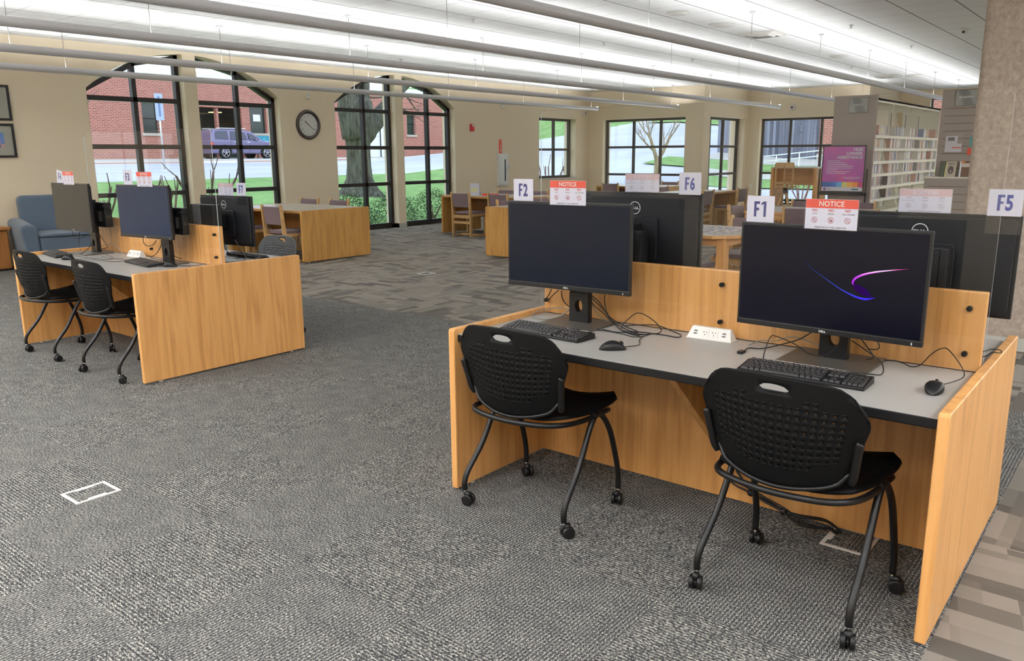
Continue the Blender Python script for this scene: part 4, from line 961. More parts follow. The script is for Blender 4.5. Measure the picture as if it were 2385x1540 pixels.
def leg_table(label,x0,y0,w,d,octo=.0):
    t=thing('leg_table',label,'table',(x0,y0,0),0,'oak tables with square legs')
    c=octo or .0; P=[(c,0),(w-c,0),(w,c),(w,d-c),(w-c,d),(c,d),(0,d-c),(0,c)] if c else [(0,0),(w,0),(w,d),(0,d)]
    b=MB(); b.prism(P,2,.722,.75); tp=b.build('tabletop',M['oak_x'],t,bevel=.004)
    q=[(p[0]*(w-.05)/w+.025,p[1]*(d-.05)/d+.025) for p in P]; b=MB(); b.prism(q,2,.75,.7515); b.build('laminate_surface',M['lam_old'],tp)
    i=c*.45+.02
    for (a,e,u,v) in ((i+.05,i,w-i-.05,i+.02),(i+.05,d-i-.02,w-i-.05,d-i),(i,i+.05,i+.02,d-i-.05),(w-i-.02,i+.05,w-i,d-i-.05)): b=MB(); b.box(a,u,e,v,.645,.722); b.build('apron',M['oak_x'],t)
    for lx in (i,w-i-.075):
        for ly in (i,d-i-.075): b=MB(); b.box(lx-.008,lx+.083,ly-.008,ly+.083,0,.722); b.build('leg',M['oak'],t,bevel=.004)
    return t
panel_table('oak reading table with two chairs behind it, in front of the arched windows',-9.13,4.60,1.94,1.27)
panel_table('oak reading table by the wall with a tent card and red box on it',-8.75,9.10,2.02,1.15)
panel_table('oak reading table seen end on, just left of the F2 monitor',-4.40,6.80,2.0,1.23,True)
panel_table('far oak reading table in front of the wide back window',-8.9,14.9,1.95,1.2)
panel_table('oak reading table in the alcove corner, seen end on behind the F6 card',-4.72,11.75,2.15,1.05,True)
leg_table('oak table with a jigsaw puzzle on it, between the F6 and F1 monitors',-1.82,4.56,1.12,1.14,.19)
leg_table('white topped oak table between the F1 card and its notice',-2.05,8.0,1.42,1.25)
def puzzle():
    t=NT('jigsaw_picture'); v=t.n('TexVoronoi',{'Vector':t.coord(),'Scale':34}); c=t.ramp(t.sep(v.outputs['Color'])[0],[(0,lin((120,118,150))),(.3,lin((190,186,190))),(.5,lin((170,140,110))),(.7,lin((226,220,214))),(1,lin((110,130,150)))],'CONSTANT'); t.bsdf(c,.5); return t.mat
t=thing('jigsaw_puzzle','multicoloured half finished jigsaw puzzle spread on the oak table','jigsaw puzzle',(-1.27,5.11,.7515),0); b=MB(); b.prism(rrect(-.42,.42,-.42,.40,.12,4),2,0,.003); b.build('puzzle_sheet',puzzle(),t)
LC=library_chair
LC('oak chair with mauve pad in front of the table near the arched windows',-7.60,4.66,0)
LC('oak chair half hidden behind the F7 monitor at the same table',-8.62,4.70,0)
LC('mauve topped chair behind the near reading table, left of two',-8.93,5.82,PI); LC('mauve topped chair behind the near reading table, right of two',-8.16,5.82,PI)
LC('oak chair at the left end of the table with the tent card',-8.02,9.13,0); LC('oak chair left of the F2 card at the table with the tent card',-7.10,9.13,0)
LC('chair top seen behind the F2 card, left of two behind that table',-8.2,10.22,PI); LC('chair top seen right of the F2 card behind that table',-7.38,10.22,PI)
LC('chair at the end on table, its post just left of the F2 monitor',-5.45,7.42,-PI/2); LC('chair farther along the end on table, seen right of the F2 card',-5.45,8.30,-PI/2)
LC('chair in front of the far back window table, left of the reversed notice',-8.35,14.95,0); LC('chair behind the far back window table, top seen right of the reversed notice',-7.65,16.2,PI)
LC('chair on the far side of the alcove corner table',-5.95,13.45,-PI/2)
LC('chair right of the F6 card facing the alcove corner table',-4.60,13.3,PI/2); LC('chair partly behind the F6 monitor at the alcove corner table',-4.72,11.98,PI/2)
LC('chair in front of the jigsaw table with its post right of the F6 monitor',-1.20,4.66,0); LC('low looking chair behind the jigsaw table, left of the F1 card',-1.12,5.78,PI)
LC('oak armchair with mauve pad beyond the jigsaw table',-1.92,8.05,-PI/2,True)
LC('chair behind the white topped table, left of the F1 notice',-1.74,9.32,PI); LC('chair in front of the white topped table, its post left of the F1 notice',-1.22,8.12,0)
LC('chair behind the white topped table, right of the F1 notice',-1.02,9.32,PI)
# on the table by the wall
t=thing('tent_card','pale folded tent card on the reading table by the wall','tent card',(-8.12,9.42,.7535),rad(25)); 
b=MB(); b.add([(-.09,-.05,0),(.09,-.05,0),(.07,0,.235),(-.11,0,.235)],[(0,1,2,3)]); b.add([(-.09,.05,0),(.09,.05,0),(.07,0,.235),(-.11,0,.235)],[(0,1,2,3)]); b.build('folded_card',M['paper'],t)
b=MB(); b.add([(-.085,-.0345,.08),(.05,-.0345,.08),(.045,-.021,.14),(-.09,-.021,.14)],[(0,1,2,3)]); b.build('print_block',plain('yellow_print',(214,214,150),.6),t)
t=thing('red_box','small flat red box beside the tent card','box',(-7.86,9.55,.7535),rad(12)); b=MB(); b.box(-.14,.14,-.08,.08,0,.035); b.build('box',M['red'],t,bevel=.003)

# ---- blue armchair and low wood cabinet by the left wall
t=thing('lounge_armchair','slate blue upholstered tub armchair against the wall, behind the far left desk','armchair',(-9.78,2.36,0),rad(80)); t.scale=(1.1,1.1,1.06)
B=M['blue']
b=MB(); b.prism(rrect(-.30,.30,-.42,.30,.05,4),2,.10,.44); b.build('seat_base',B,t,bevel=.02,seg=3)
b=MB(); b.prism(rrect(-.31,.31,-.44,.26,.06,4),2,.0,.06); b.v=[(v[0],v[1],.44+(.045 if v[2]>.03 else 0)+.02*(v[1]*-.5)) for v in b.v]; b.build('seat_cushion',B,t,bevel=.03,seg=4)
for s in (-1,1):
    b=MB(); 
    prof=[(.30,.10),(.44,.10),(.50,.60),(.485,.645),(.42,.665),(.34,.655),(.305,.60)]
    b.prism([(s*p[0],p[1]) for p in prof],1,-.42,.36); b.v=[(v[0],v[1],v[2]-(.05*max(0,(-.1-v[1])/.32) if v[2]>.5 else 0)) for v in b.v]; b.build('arm',B,t,bevel=.03,seg=4)
b=MB(); b.prism(rrect(-.36,.36,.40,.95,.07,5),1,.22,.38); b.v=[(v[0],v[1]+(v[2]-.5)*.16,v[2]) for v in b.v]; b.build('backrest',B,t,bevel=.04,seg=4)
for sx in (-.3,.3):
    for sy in (-.34,.3): b=MB(); b.box(sx-.025,sx+.025,sy-.025,sy+.025,0,.1); b.build('leg',M['oak_dark'],t)
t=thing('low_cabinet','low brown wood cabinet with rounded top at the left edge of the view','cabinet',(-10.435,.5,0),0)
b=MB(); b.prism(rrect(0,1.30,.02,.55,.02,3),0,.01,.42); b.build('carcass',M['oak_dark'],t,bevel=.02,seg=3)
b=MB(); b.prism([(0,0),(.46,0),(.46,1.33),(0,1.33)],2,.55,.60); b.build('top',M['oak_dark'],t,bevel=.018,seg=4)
b=MB(); b.box(.03,.40,.02,1.28,0,.03); b.build('plinth',M['blackp'],t)

# ---- standing desk by the alcove window with a swivel chair
t=thing('standing_desk','tall oak standing desk in front of the alcove window','desk',(-4.98,16.4,0),0,None)
for a in (0,1.0): b=MB(); b.box(a,a+.06,0,.75,0,1.17); b.build('side_panel',M['oak'],t,bevel=.004)
b=MB(); b.box(.0,1.06,0,.75,1.17,1.20); b.build('worktop',M['lam_old'],t,bevel=.004); b=MB(); b.box(.06,1.0,.36,.39,.78,1.17); b.build('modesty_panel',M['oak_x'],t)
t=thing('swivel_chair','oak swivel stool chair standing at the tall desk','chair',(-4.50,16.05,0),rad(15))
b=MB()
for i in range(4):
    a=rad(45+90*i); b.tube(catmull([(.03*math.cos(a),.03*math.sin(a),.62),(.10*math.cos(a),.10*math.sin(a),.50),(.20*math.cos(a),.20*math.sin(a),.12),(.26*math.cos(a),.26*math.sin(a),.0)],4),.024,8)
b.build('base_legs',M['oak_chair'],t)
b=MB(); b.lathe([(.19,.29),(.205,.30),(.205,.315),(.19,.325),(.19,.29)],n=24); b.build('foot_ring',M['steel'],t)
b=MB(); b.cyl((0,0,.60),(0,0,.74),.03,12); b.build('spindle',M['blackm'],t)
b=MB(); b.prism(rrect(-.22,.22,-.20,.22,.06,4),2,.74,.78); b.build('seat',M['oak_chair'],t,bevel=.01)
b=MB()
for s in (-1,1): b.bar((s*.18,-.19,.76),(s*.19,-.27,1.28),.04,.03)
b.box(-.20,.20,-.285,-.26,1.20,1.31); b.bar((0,-.21,.80),(0,-.27,1.22),.12,.02,up=(1,0,0)) ; b.box(-.18,.18,-.235,-.21,.83,.88); b.build('backrest',M['oak_chair'],t,bevel=.005)

# ---- floor boxes
def floor_box(label,x,y,w,d,rz=0):
    t=thing('floor_outlet_box',label,'floor outlet',(x,y,0),rz,None)
    b=MB(); e=.014
    for (a,c,u,v) in ((-w/2,-d/2,w/2,-d/2+e),(-w/2,d/2-e,w/2,d/2),(-w/2,-d/2+e,-w/2+e,d/2-e),(w/2-e,-d/2+e,w/2,d/2-e)): b.box(a,u,c,v,0.0005,.004)
    b.build('frame',M['white'],t); b=MB()
    for s in (-1,1): b.box(s*(w/2-e)-.012,s*(w/2-e)+.012,-d*.2,d*.2,.0005,.0045)
    b.build('cable_flap',M['white'],t); b=MB(); b.box(-w/2+.024,w/2-.024,-d/2+e+.006,d/2-e-.006,.0005,.003); b.build('carpet_insert',M['carpet_d'],t); return t
floor_box('metal floor outlet box in the open carpet at the left',-1.29,-1.05,.17,.20); floor_box('metal floor outlet box under the near desk with cables plugged in',1.595,.60,.175,.20)
floor_box('metal floor outlet box far off on the taupe carpet',-5.06,4.94,.185,.18); floor_box('metal floor outlet box under the far left desk',-3.23,.60,.175,.2)
t=thing('power_cable_bundle','tied black power cables hanging to the floor box under the near desk','cables',(1.2,.6,0),0)
CA=[(1.17,.645,.66),(1.13,.64,.40),(1.085,.62,.18),(1.072,.62,.124),(1.108,.61,.104),(1.176,.6,.093),(1.247,.58,.079),(1.332,.56,.065),(1.408,.56,.030),(1.462,.57,.030),(1.508,.6,.027),(1.534,.61,.009)]
CB=[(1.18,.645,.66),(1.14,.64,.38),(1.099,.63,.192),(1.12,.62,.145),(1.181,.61,.091),(1.248,.6,.076),(1.333,.58,.062),(1.399,.58,.060),(1.484,.62,.051),(1.532,.64,.018),(1.54,.64,.004)]
for P,o in ((CA,0),(CB,0),([(p[0]+.012,p[1]-.01,p[2]-.001) for p in CB],0),([(p[0]+.006,p[1]+.008,p[2]+.012*(i<9)) for i,p in enumerate(CA)],0)):
    b=MB(); b.tube(catmull([(p[0]-1.2,p[1]-.6,max(p[2],.006)) for p in P],6),.0045,6); b.build('cable',M['blackm'],t)
for p in ((-.02,.0,.093),(.135,-.03,.063)): b=MB(); b.ball(p,.016,6); b.build('cable_tie',M['blackp'],t)
# ================================================================== bookshelves
PY=10.0
def slat(b,x0,x1,z0,z1,y,step=.1): 
    z=z1-.24
    while z>z0+.05: b.box(x0+.05,x1-.05,y-.003,y,z-.007,z); z-=step
t=thing('bookshelf','tall double sided cream bookshelf with taupe end panel marked AUDIOBOOKS','bookshelf',(-1.59,PY,0),0)
W=.60; HT=2.318; L=4.05
b=MB(); b.box(0,W,0,.03,.0,HT); b.build('end_panel',M['taupe_panel'],t,bevel=.003)
b=MB(); b.box(-.0,W,.03,L,HT-.075,HT-.045); b.box(W-.012,W,.03,L,HT-.10,HT-.045); b.build('canopy_top',M['cream'],t)
zb=[1.755-.185*k for k in range(9)]
M['navy_steel']=plain('dark_upright_slot',(54,58,74),.5)
for k,yy in enumerate([.04,.95,1.86,2.77,3.68]):
    b=MB(); b.box(W/2-.02,W/2+.02,yy,yy+.05,.0,HT-.06); b.build('upright',M['cream'],t)
    b=MB(); b.box(W/2+.02,W/2+.024,yy+.012,yy+.038,.1,HT-.1); b.build('upright_slot',M['navy_steel'],t)
    b=MB(); b.box(W/2+.02,W-.02,yy+.01,yy+.03,HT-.18,HT-.075); b.build('canopy_bracket',M['cream'],t)
for z in zb:
    b=MB(); b.box(.02,W-.0,.035,L-.03,z-.022,z); b.box(W-.012,W+.004,.035,L-.03,z-.04,z+.004); b.build('shelf',M['cream'],t)
b=MB(); b.box(W/2-.006,W/2+.006,.05,L-.05,.05,1.60); b.build('back_sheet',M['cream'],t)
b=MB(); b.box(0.0,W,L-.03,L,.0,HT-.05); b.build('far_end_panel',M['cream'],t)
for z in zb[:7]:
    for k in range(5):
        yy=.10+.91*k+random.uniform(.50,.66) 
        if yy>L-.1: continue
        b=MB(); b.add([(W-.20,yy,z),(W-.02,yy,z),(W-.06,yy,z+.15),(W-.20,yy,z+.15)],[(0,1,2,3)]); b.build('book_end',M['cream'],t,solid=.003)
# audiobook cases: one built, the rest copied
cols=[(236,234,226),(226,224,216),(214,212,208),(200,164,152),(140,150,178),(230,216,192),(180,178,176),(220,186,172),(244,242,238),(120,112,112)]
cm=[plain('case_spine_%d'%i,c,.45,var=.08,vs=60) for i,c in enumerate(cols)]
protos=[]
def case_proto(mt,th):
    b=MB(); b.box(-.13,0,0,th,0,.148); b.box(-.001,.0006,.004,th-.004,.0,.022,1); b.box(-.001,.0006,.004,th-.004,.118,.132,1)
    return b.mesh('case',[mt,M['paper']])
for i,mt in enumerate(cm): protos.append((case_proto(mt,.046),.046)); protos.append((case_proto(mt,.038),.038))
names=['top','second','third','fourth','fifth','sixth']
cnt=0
for r,z in enumerate(zb[:6]):
    for k in range(5):
        y0=.07+.91*k; y1=y0+random.uniform(.42,.62); 
        if r==0: y0+=.22; y1=y0+.5
        yy=y0
        while yy<min(y1,L-.10) and cnt<292:
            me,th=random.choice(protos); o=bpy.data.objects.new('audiobook_case',me); COL.objects.link(o)
            o.location=(-1.59+W-.025-random.uniform(0,.012),PY+yy,z+.0005); o.rotation_euler=(0,0,0); o.scale=(1,1,random.uniform(.93,1.0))
            tag(o,'audiobook case in the %s row of the AUDIOBOOKS bookshelf'%names[r],'audiobook','audiobook cases in the %s shelf row'%names[r])
            yy+=th+.002; cnt+=1
def wall_sign(label,x,y,z,w,h,txt):
    t=thing('section_sign',label,'sign',(x,y,z),0)
    n=NT('silver_wave_sign'); q=n.coord(); wv=n.n('TexWave',{'Vector':n.map(q,(1,1,1.6),(0,rad(20),0)),'Scale':1.4,'Distortion':2.5,'Detail':1.0}); c=n.ramp(wv.outputs[1],[(.3,lin((90,92,92))),(.8,lin((126,129,128)))]); n.bsdf(c,.35,.3)
    b=MB(); b.box(-w/2,w/2,-.006,0,-h/2,h/2); b.build('sign_face',n.mat,t)
    b=MB()
    for (a,c,e,f) in ((-w/2,w/2,h/2-.008,h/2),(-w/2,w/2,-h/2,-h/2+.008),(-w/2,-w/2+.008,-h/2,h/2),(w/2-.008,w/2,-h/2,h/2)): b.box(a,c,-.010,-.004,e,f)
    b.build('sign_rim',plain('sign_rim',(92,94,90),.4) if 'sign_rim' not in bpy.data.materials else bpy.data.materials['sign_rim'],t)
    b=MB(); put_text(b,txt,.025,0,-.005,-.0075,width=w*.62,bold=.02); b.build('lettering',M['logo'],t)
wall_sign('silver wave patterned sign lettered AUDIOBOOKS on the shelf end panel',-1.245,PY,2.18,.27,.21,'AUDIOBOOKS')
# poster on a black stand in front of the end panel
n=NT('purple_poster'); q=n.noise(n.coord(),3,3,.5); c=n.ramp(q,[(.35,lin((150,64,150))),(.55,lin((170,70,160))),(.7,lin((196,74,140)))]); n.bsdf(c,.3,0,None,.5,.3)
t=thing('poster_stand','purple FREE CAREER ASSISTANCE poster in a black frame on a floor stand','poster',(-1.345,PY-.16,0),0)
b=MB()
for (a,c_,e,f_) in ((-.305,.305,1.60,1.615),(-.305,.305,.945,.962),(-.305,-.292,.962,1.60),(.292,.305,.962,1.60)): b.box(a,c_,-.012,.012,e,f_)
b.build('frame',M['blackp'],t,bevel=.002)
b=MB(); b.box(-.292,.292,-.004,.004,1.095,1.60); b.build('poster_field',n.mat,t)
b=MB(); b.box(-.292,.292,-.004,.004,.962,1.02); b.build('poster_footer',M['paper'],t)
cc=[(36,80,150),(40,90,170),(48,104,186),(90,160,214),(206,200,120),(226,170,70),(222,140,60),(186,60,110)]
x=-.292
for i,(cw,c_) in enumerate(zip([.11,.045,.06,.075,.075,.075,.075,.069],cc)): 
    b=MB(); b.box(x,x+cw,-.0045,.004,1.02,1.095); b.build('colour_block',plain('poster_block_%d'%i,c_,.4),t); x+=cw
b=MB()
for s,z in (('FREE',1.535),('CAREER',1.480),('ASSISTANCE',1.425)): put_text(b,s,.044,.262,z,-.0055,1.12,.035,align=1)
for i,wd in enumerate([.19,.26,.30,.37,.36,.15,.33,.28]): b.box(-.235,-.235+wd,-.0052,-.0045,1.392-i*.0255,1.400-i*.0255)
b.box(.0,.27,-.0052,-.0045,1.157,1.163); b.box(.02,.23,-.0052,-.0045,1.139,1.145)
b.build('poster_lettering',M['paper'],t)
b=MB(); b.lathe([(0,-.0055),(.019,-.0055)],(-.245,0,.991),20,axis=1); b.box(-.21,-.15,-.0052,-.0045,.985,.99); b.box(-.21,-.17,-.0052,-.0045,.996,1.0); b.build('footer_mark',plain('poster_purple_mark',(120,60,130),.5),t)
b=MB(); b.box(.14,.235,-.0052,-.0045,.978,1.000); b.build('footer_logo',plain('poster_teal_mark',(50,110,120),.5),t)
b=MB(); b.box(.325,.345,-.0,.02,.0,1.28); b.box(-.345,-.325,0,.02,.0,1.28); b.box(-.345,.345,.0,.02,.90,.945); b.build('stand_posts',M['blackp'],t)
b=MB(); b.box(-.36,-.31,-.2,.14,0,.02); b.box(.31,.36,-.2,.14,0,.02); b.build('stand_feet',M['blackp'],t)
# second range: slatwall end panel behind the pillar
t=thing('slatwall_bookshelf','taupe slatwall end of the second bookshelf, partly behind the pillar','bookshelf',(-.157,PY,0),0)
b=MB(); b.box(0,.70,0,.03,0,2.335); b.build('slatwall_panel',M['taupe_panel'],t,bevel=.003)
b=MB(); slat(b,0,.70,.25,2.33,0); b.build('slat_grooves',M['groove'],t)
b=MB(); b.box(0.0,.70,.03,4.0,2.25,2.28); b.build('canopy_top',M['cream'],t)
for yy in (.05,1,1.95,2.9,3.9): b=MB(); b.box(.33,.37,yy,yy+.04,0,2.25); b.build('upright',M['cream'],t)
for z in (.1,.45,.8): b=MB(); b.box(.06,.64,.04,3.95,z-.02,z); b.build('shelf',M['cream'],t)
b=MB(); b.box(-.06,.70,-.30,-.0,.0,1.165); b.build('lower_case',M['taupe_panel'],t,bevel=.003); b=MB(); b.box(-.065,.70,-.305,0,1.165,1.18); b.build('display_ledge',M['cream'],t)
b=MB(); slat(b,-.06,.70,.15,1.30,-.30); b.build('lower_grooves',M['groove'],t)
wall_sign('silver wave patterned sign lettered BIOGRAPHY on the slatwall beside the pillar',.135,PY,2.22,.27,.21,'BIOGRAPHY')
def book(label,x,w,h,cover,spine,rz=0,extra=None,th=.03):
    t=thing('display_book',label,'book',(x,PY-.12,1.1805),rz)
    b=MB(); b.box(-w/2,w/2,0,th,0,h); b.v=[(v[0],v[1]+v[2]*.22,v[2]) for v in b.v]; b.build('cover',plain(label[:12]+'_cover',cover,.45),t)
    b=MB(); b.box(-w/2-.001,-w/2+.02,-.002,th,0.001,h-.001); b.v=[(v[0],v[1]+v[2]*.22,v[2]) for v in b.v]; b.build('spine',plain(label[:12]+'_spine',spine,.45),t)
    if extra:
        for nm,pts,c in extra:
            b=MB(); b.quad([(p[0],-.0025+p[1]*.22,p[1]) for p in pts]); b.build(nm,plain(label[:12]+nm,c,.5),t)
ov=[(.005+.035*math.cos(2*PI*i/20),.09+.055*math.sin(2*PI*i/20)) for i in range(20)]
book('pale book with a dark oval on its cover, on the slatwall ledge',.05,.13,.205,(176,166,150),(206,206,150),0,[('oval',ov,(70,50,52)),('title_bar',[(-.03,.165),(.045,.165),(.045,.18),(-.03,.18)],(110,104,100)),('figure',[(0,.05),(.012,.05),(.012,.09),(0,.09)],(220,214,210))])
book('brown covered book with white spine and orange corner beside the pillar',.235,.15,.21,(88,54,38),(224,228,236),0,[('sky_block',[(-.05,.13),(.07,.13),(.07,.18),(-.05,.18)],(196,186,174)),('orange_corner',[(-.065,.185),(-.02,.185),(-.02,.207),(-.065,.207)],(214,110,50))])
book('dark green patterned book at the left end of the slatwall ledge',-.06,.07,.205,(52,62,40),(34,38,30),rad(-20))
t=thing('flyer_holder','clear holder with white flyers clipped to the slatwall','flyer holder',(.03,PY-.01,1.62),0)
b=MB(); b.box(-.10,.12,-.02,-.015,-.12,.14); b.build('clear_holder',M['sleeve'],t); b=MB(); b.box(-.09,.055,-.014,-.010,-.11,.10); b.build('tall_flyer',M['paper'],t)
b=MB(); b.box(-.02,.11,-.0145,-.0125,-.11,-.0); b.build('wide_flyer',M['paper'],t); b=MB(); b.box(-.005,.105,-.0155,-.0145,-.06,-.045); b.build('red_line',M['red'],t); b=MB(); b.box(-.06,.02,-.0152,-.0142,.04,.085); b.build('print_block',M['greyink'],t)
t=thing('teal_red_leaflet','teal and red leaflet on the slatwall right at the pillar edge','leaflet',(.27,PY,1.58),0)
b=MB(); b.box(-.04,.10,-.012,-.006,0,.13); b.build('teal_half',plain('teal_print',(70,150,150),.5),t); b=MB(); b.box(-.055,.09,-.014,-.007,-.11,-.02); b.build('red_half',M['red'],t)
# ================================================================== outside
def sm(a,b,v): 
    q=min(1,max(0,(v-a)/(b-a))); return q*q*(3-2*q)
def ground(x,y):
    d=-x
    prof=[(-30,-.15),(10.8,-.15),(13,.10),(17,.36),(22,.84),(23.2,.82),(36,1.30),(37.2,1.42),(41,1.46),(80,2.2)]
    z=prof[-1][1]
    for (a,za),(b,zb_) in zip(prof,prof[1:]):
        if a<=d<=b: z=za+(zb_-za)*(d-a)/(b-a); break
    if y>21:
        pf=[(21,0),(25,.28),(32,1.1),(40,2.1),(60,4.7),(90,10),(140,18)]; g=pf[-1][1]
        for (a,za),(b,zb_) in zip(pf,pf[1:]):
            if a<=y<=b: g=za+(zb_-za)*(y-a)/(b-a); break
        z+=g*max(1-sm(24,38,d),sm(45,58,y))
    return z
def grass_mat():
    t=NT('lawn_grass'); co=t.coord(); a=t.noise(co,1.3,3,.6); b_=t.noise(co,30,3,.7); f=t.math('MULTIPLY_ADD',b_,.5,t.math('MULTIPLY',a,.5))
    c=t.ramp(f,[(.3,lin((98,128,76))),(.5,lin((122,158,94))),(.7,lin((150,180,116)))]); t.bsdf(c,.9,0,t.bump(b_,.5,.03),.1); return t.mat
def asphalt(name,c1,c2):
    t=NT(name); co=t.coord(); a=t.noise(t.map(co,(.25,.06,1)),1.5,4,.6); b_=t.noise(co,60,2,.6); f=t.math('MULTIPLY_ADD',b_,.3,t.math('MULTIPLY',a,.7)); c=t.ramp(f,[(.35,lin(c1)),(.65,lin(c2))]); t.bsdf(c,.85,0,None,.2); return t.mat
M['grass']=grass_mat(); M['road']=asphalt('road_asphalt',(166,169,178),(196,199,208)); M['walk']=asphalt('pavement_concrete',(176,172,164),(200,196,190)); M['mulch']=asphalt('mulch',(96,74,60),(140,120,104))
def patch(name,x0,x1,y0,y1,mat,nx,ny,dz=0,fn=None):
    b=MB()
    for i in range(nx):
        for j in range(ny):
            q=[]
            for (a,c) in ((i,j),(i+1,j),(i+1,j+1),(i,j+1)):
                x=x0+(x1-x0)*a/nx; y=y0+(y1-y0)*c/ny; 
                if fn: x,y=fn(x,y)
                q.append((x,y,ground(x,y)+dz))
            b.quad(q,0,True)
    return struct(b.build(name,mat,weld=True))
patch('lawn',-22,-10.8,-12,24,M['grass'],24,36)
patch('road',-36,-22,-30,47,M['road'],14,60,-.02); patch('pavement',-43,-35.9,-30,47,M['walk'],5,40,.03)
patch('road_slope',-22,14,24,52,M['road'],24,30,-.02)
patch('grass_hillside',-22,14,52,120,M['grass'],16,30); patch('grass_hillside',-90,-22,46.9,130,M['grass'],34,40,-.01); patch('grass_verge',-10.8,9,YC+.4,24.01,M['grass'],8,2)
patch('verge',-12.5,-5.5,26.2,28.2,M['grass'],8,4,.03); patch('footpath',-13,-3,28.2,29.6,M['walk'],8,3,.04); patch('bank',-16,-4,29.6,32.0,M['grass'],8,4,.04)
patch('grass_strip',-24,-14,44,47,M['grass'],8,4,.06)
def brick_mat(name,axis=0,base=((150,84,72),(176,104,88),(196,160,150))):
    t=NT(name); x,y,z=t.sep(t.coord())[:3]; v=t.comb(y if axis==0 else x,z,0)
    nd=t.n('TexBrick',{'Vector':v,'Color1':lin(base[0]),'Color2':lin(base[1]),'Mortar':lin(base[2]),'Scale':1.0,'Mortar Size':.012,'Brick Width':.25,'Row Height':.085,'Bias':-.1})
    big=t.noise(t.coord(),.5,3,.6); c=t.mix(t.math('MULTIPLY',big,.25),nd.outputs[0],lin((190,150,130))); t.bsdf(c,.85,0,None,.15); return t.mat
M['brick']=brick_mat('red_brick'); M['brick_y']=brick_mat('red_brick_end',1)
M['dkglass']=plain('dark_window_glass',(50,60,58),.1,0,.6,var=.25,vs=.7)
M['limestone']=plain('limestone',(186,178,168),.7); M['whitep']=plain('white_garage_panel',(232,238,240),.6)
t=thing('brick_building','long red brick building across the street with a white garage door','building',(-41,0,0),0)
BT=5.95
b=MB()
def bw(y0,y1,z0,z1): b.box(-.4,0,y0,y1,z0,z1)
ops=[(19.85,20.75,2.85,4.5),(23.05,25.9,1.5,4.35),(26.45,27.6,2.95,4.5),(34.6,36.85,1.5,4.5),(39.4,40.25,3.05,4.43)]
cur=10
for (a,c,z0,z1) in ops:
    bw(cur,a,.8,BT); bw(a,c,.8,z0) if z0>1.6 else None; bw(a,c,z1,BT); cur=c
bw(cur,46,.8,BT); b.build('brick_wall',M['brick'],t)
b=MB(); b.box(-.45,.12,9.9,46.1,BT,BT+.28); b.build('roof_coping',M['whitep'],t)
b=MB(); b.box(-12,-.4,10,46,BT-.3,BT-.1); b.build('roof',M['walk'],t)
for i,(a,c,z0,z1) in enumerate(ops):
    if i in (0,2,4):
        b=MB(); b.box(-.25,-.2,a,c,z0,z1); w=b.build('window',M['dkglass'],t); b=MB(); b.box(-.2,.08,a-.1,c+.1,z0-.14,z0); b.build('window_sill',M['limestone'],w)
        b=MB(); b.box(-.19,-.15,(a+c)/2-.25,(a+c)/2+.25,z0+.7,z0+1.1) if i==2 else b.box(-.19,-.15,a,c,z0+.75,z0+.8); b.build('window_card',M['whitep'] if i==2 else M['frame'],w)
b=MB(); b.box(-2.5,-2.4,20,32,1.3,4.9); b.build('porch_back_wall',M['dkglass'],t); b=MB(); b.box(-2.3,-2.2,23.1,24.3,1.5,3.3); b.build('porch_panel',M['limestone'],t)
b=MB(); b.box(-.35,-.1,24.3,24.45,1.4,4.35); b.build('porch_post',M['brick'],t); b=MB(); b.box(-1.9,-1.4,23.4,23.9,3.95,4.0); b.box(-1.9,-1.4,24.9,25.5,4.15,4.2); b.build('porch_lamp',emis('porch_lamp_glow',(1,.8,.4,1),1.5),t)
b=MB(); b.box(-.2,-.1,34.6,36.85,1.5,4.5); d=b.build('garage_door',M['whitep'],t)
for z in (2.2,2.9,3.6): b=MB(); b.box(-.1,-.095,34.65,36.8,z,z+.02); b.build('panel_joint',M['limestone'],d)
b=MB(); b.box(-.12,.02,36.85,37.15,1.5,4.7); b.build('door_jamb',M['whitep'],t); b=MB(); b.box(0,.04,22.05,22.35,2.4,3.7); b.build('white_downpipe_board',M['whitep'],t)
t=thing('teal_sign','teal sign board standing before the brick building, behind the car','sign',(-40.5,26.97,1.46),0)
b=MB(); b.box(-.03,.03,-.55,.55,.65,1.32); b.build('sign_board',plain('teal_board',(40,150,176),.5),t); b=MB(); b.box(-.02,.02,-.5,-.44,0,.65); b.box(-.02,.02,.44,.5,0,.65); b.build('sign_legs',M['frame'],t)
b=MB(); 
for i,wd in enumerate((.1,.55,.4)): b.box(.031,.036,-wd/2,wd/2,1.12-i*.12,1.15-i*.12)
b.build('sign_print',M['whitep'],t)
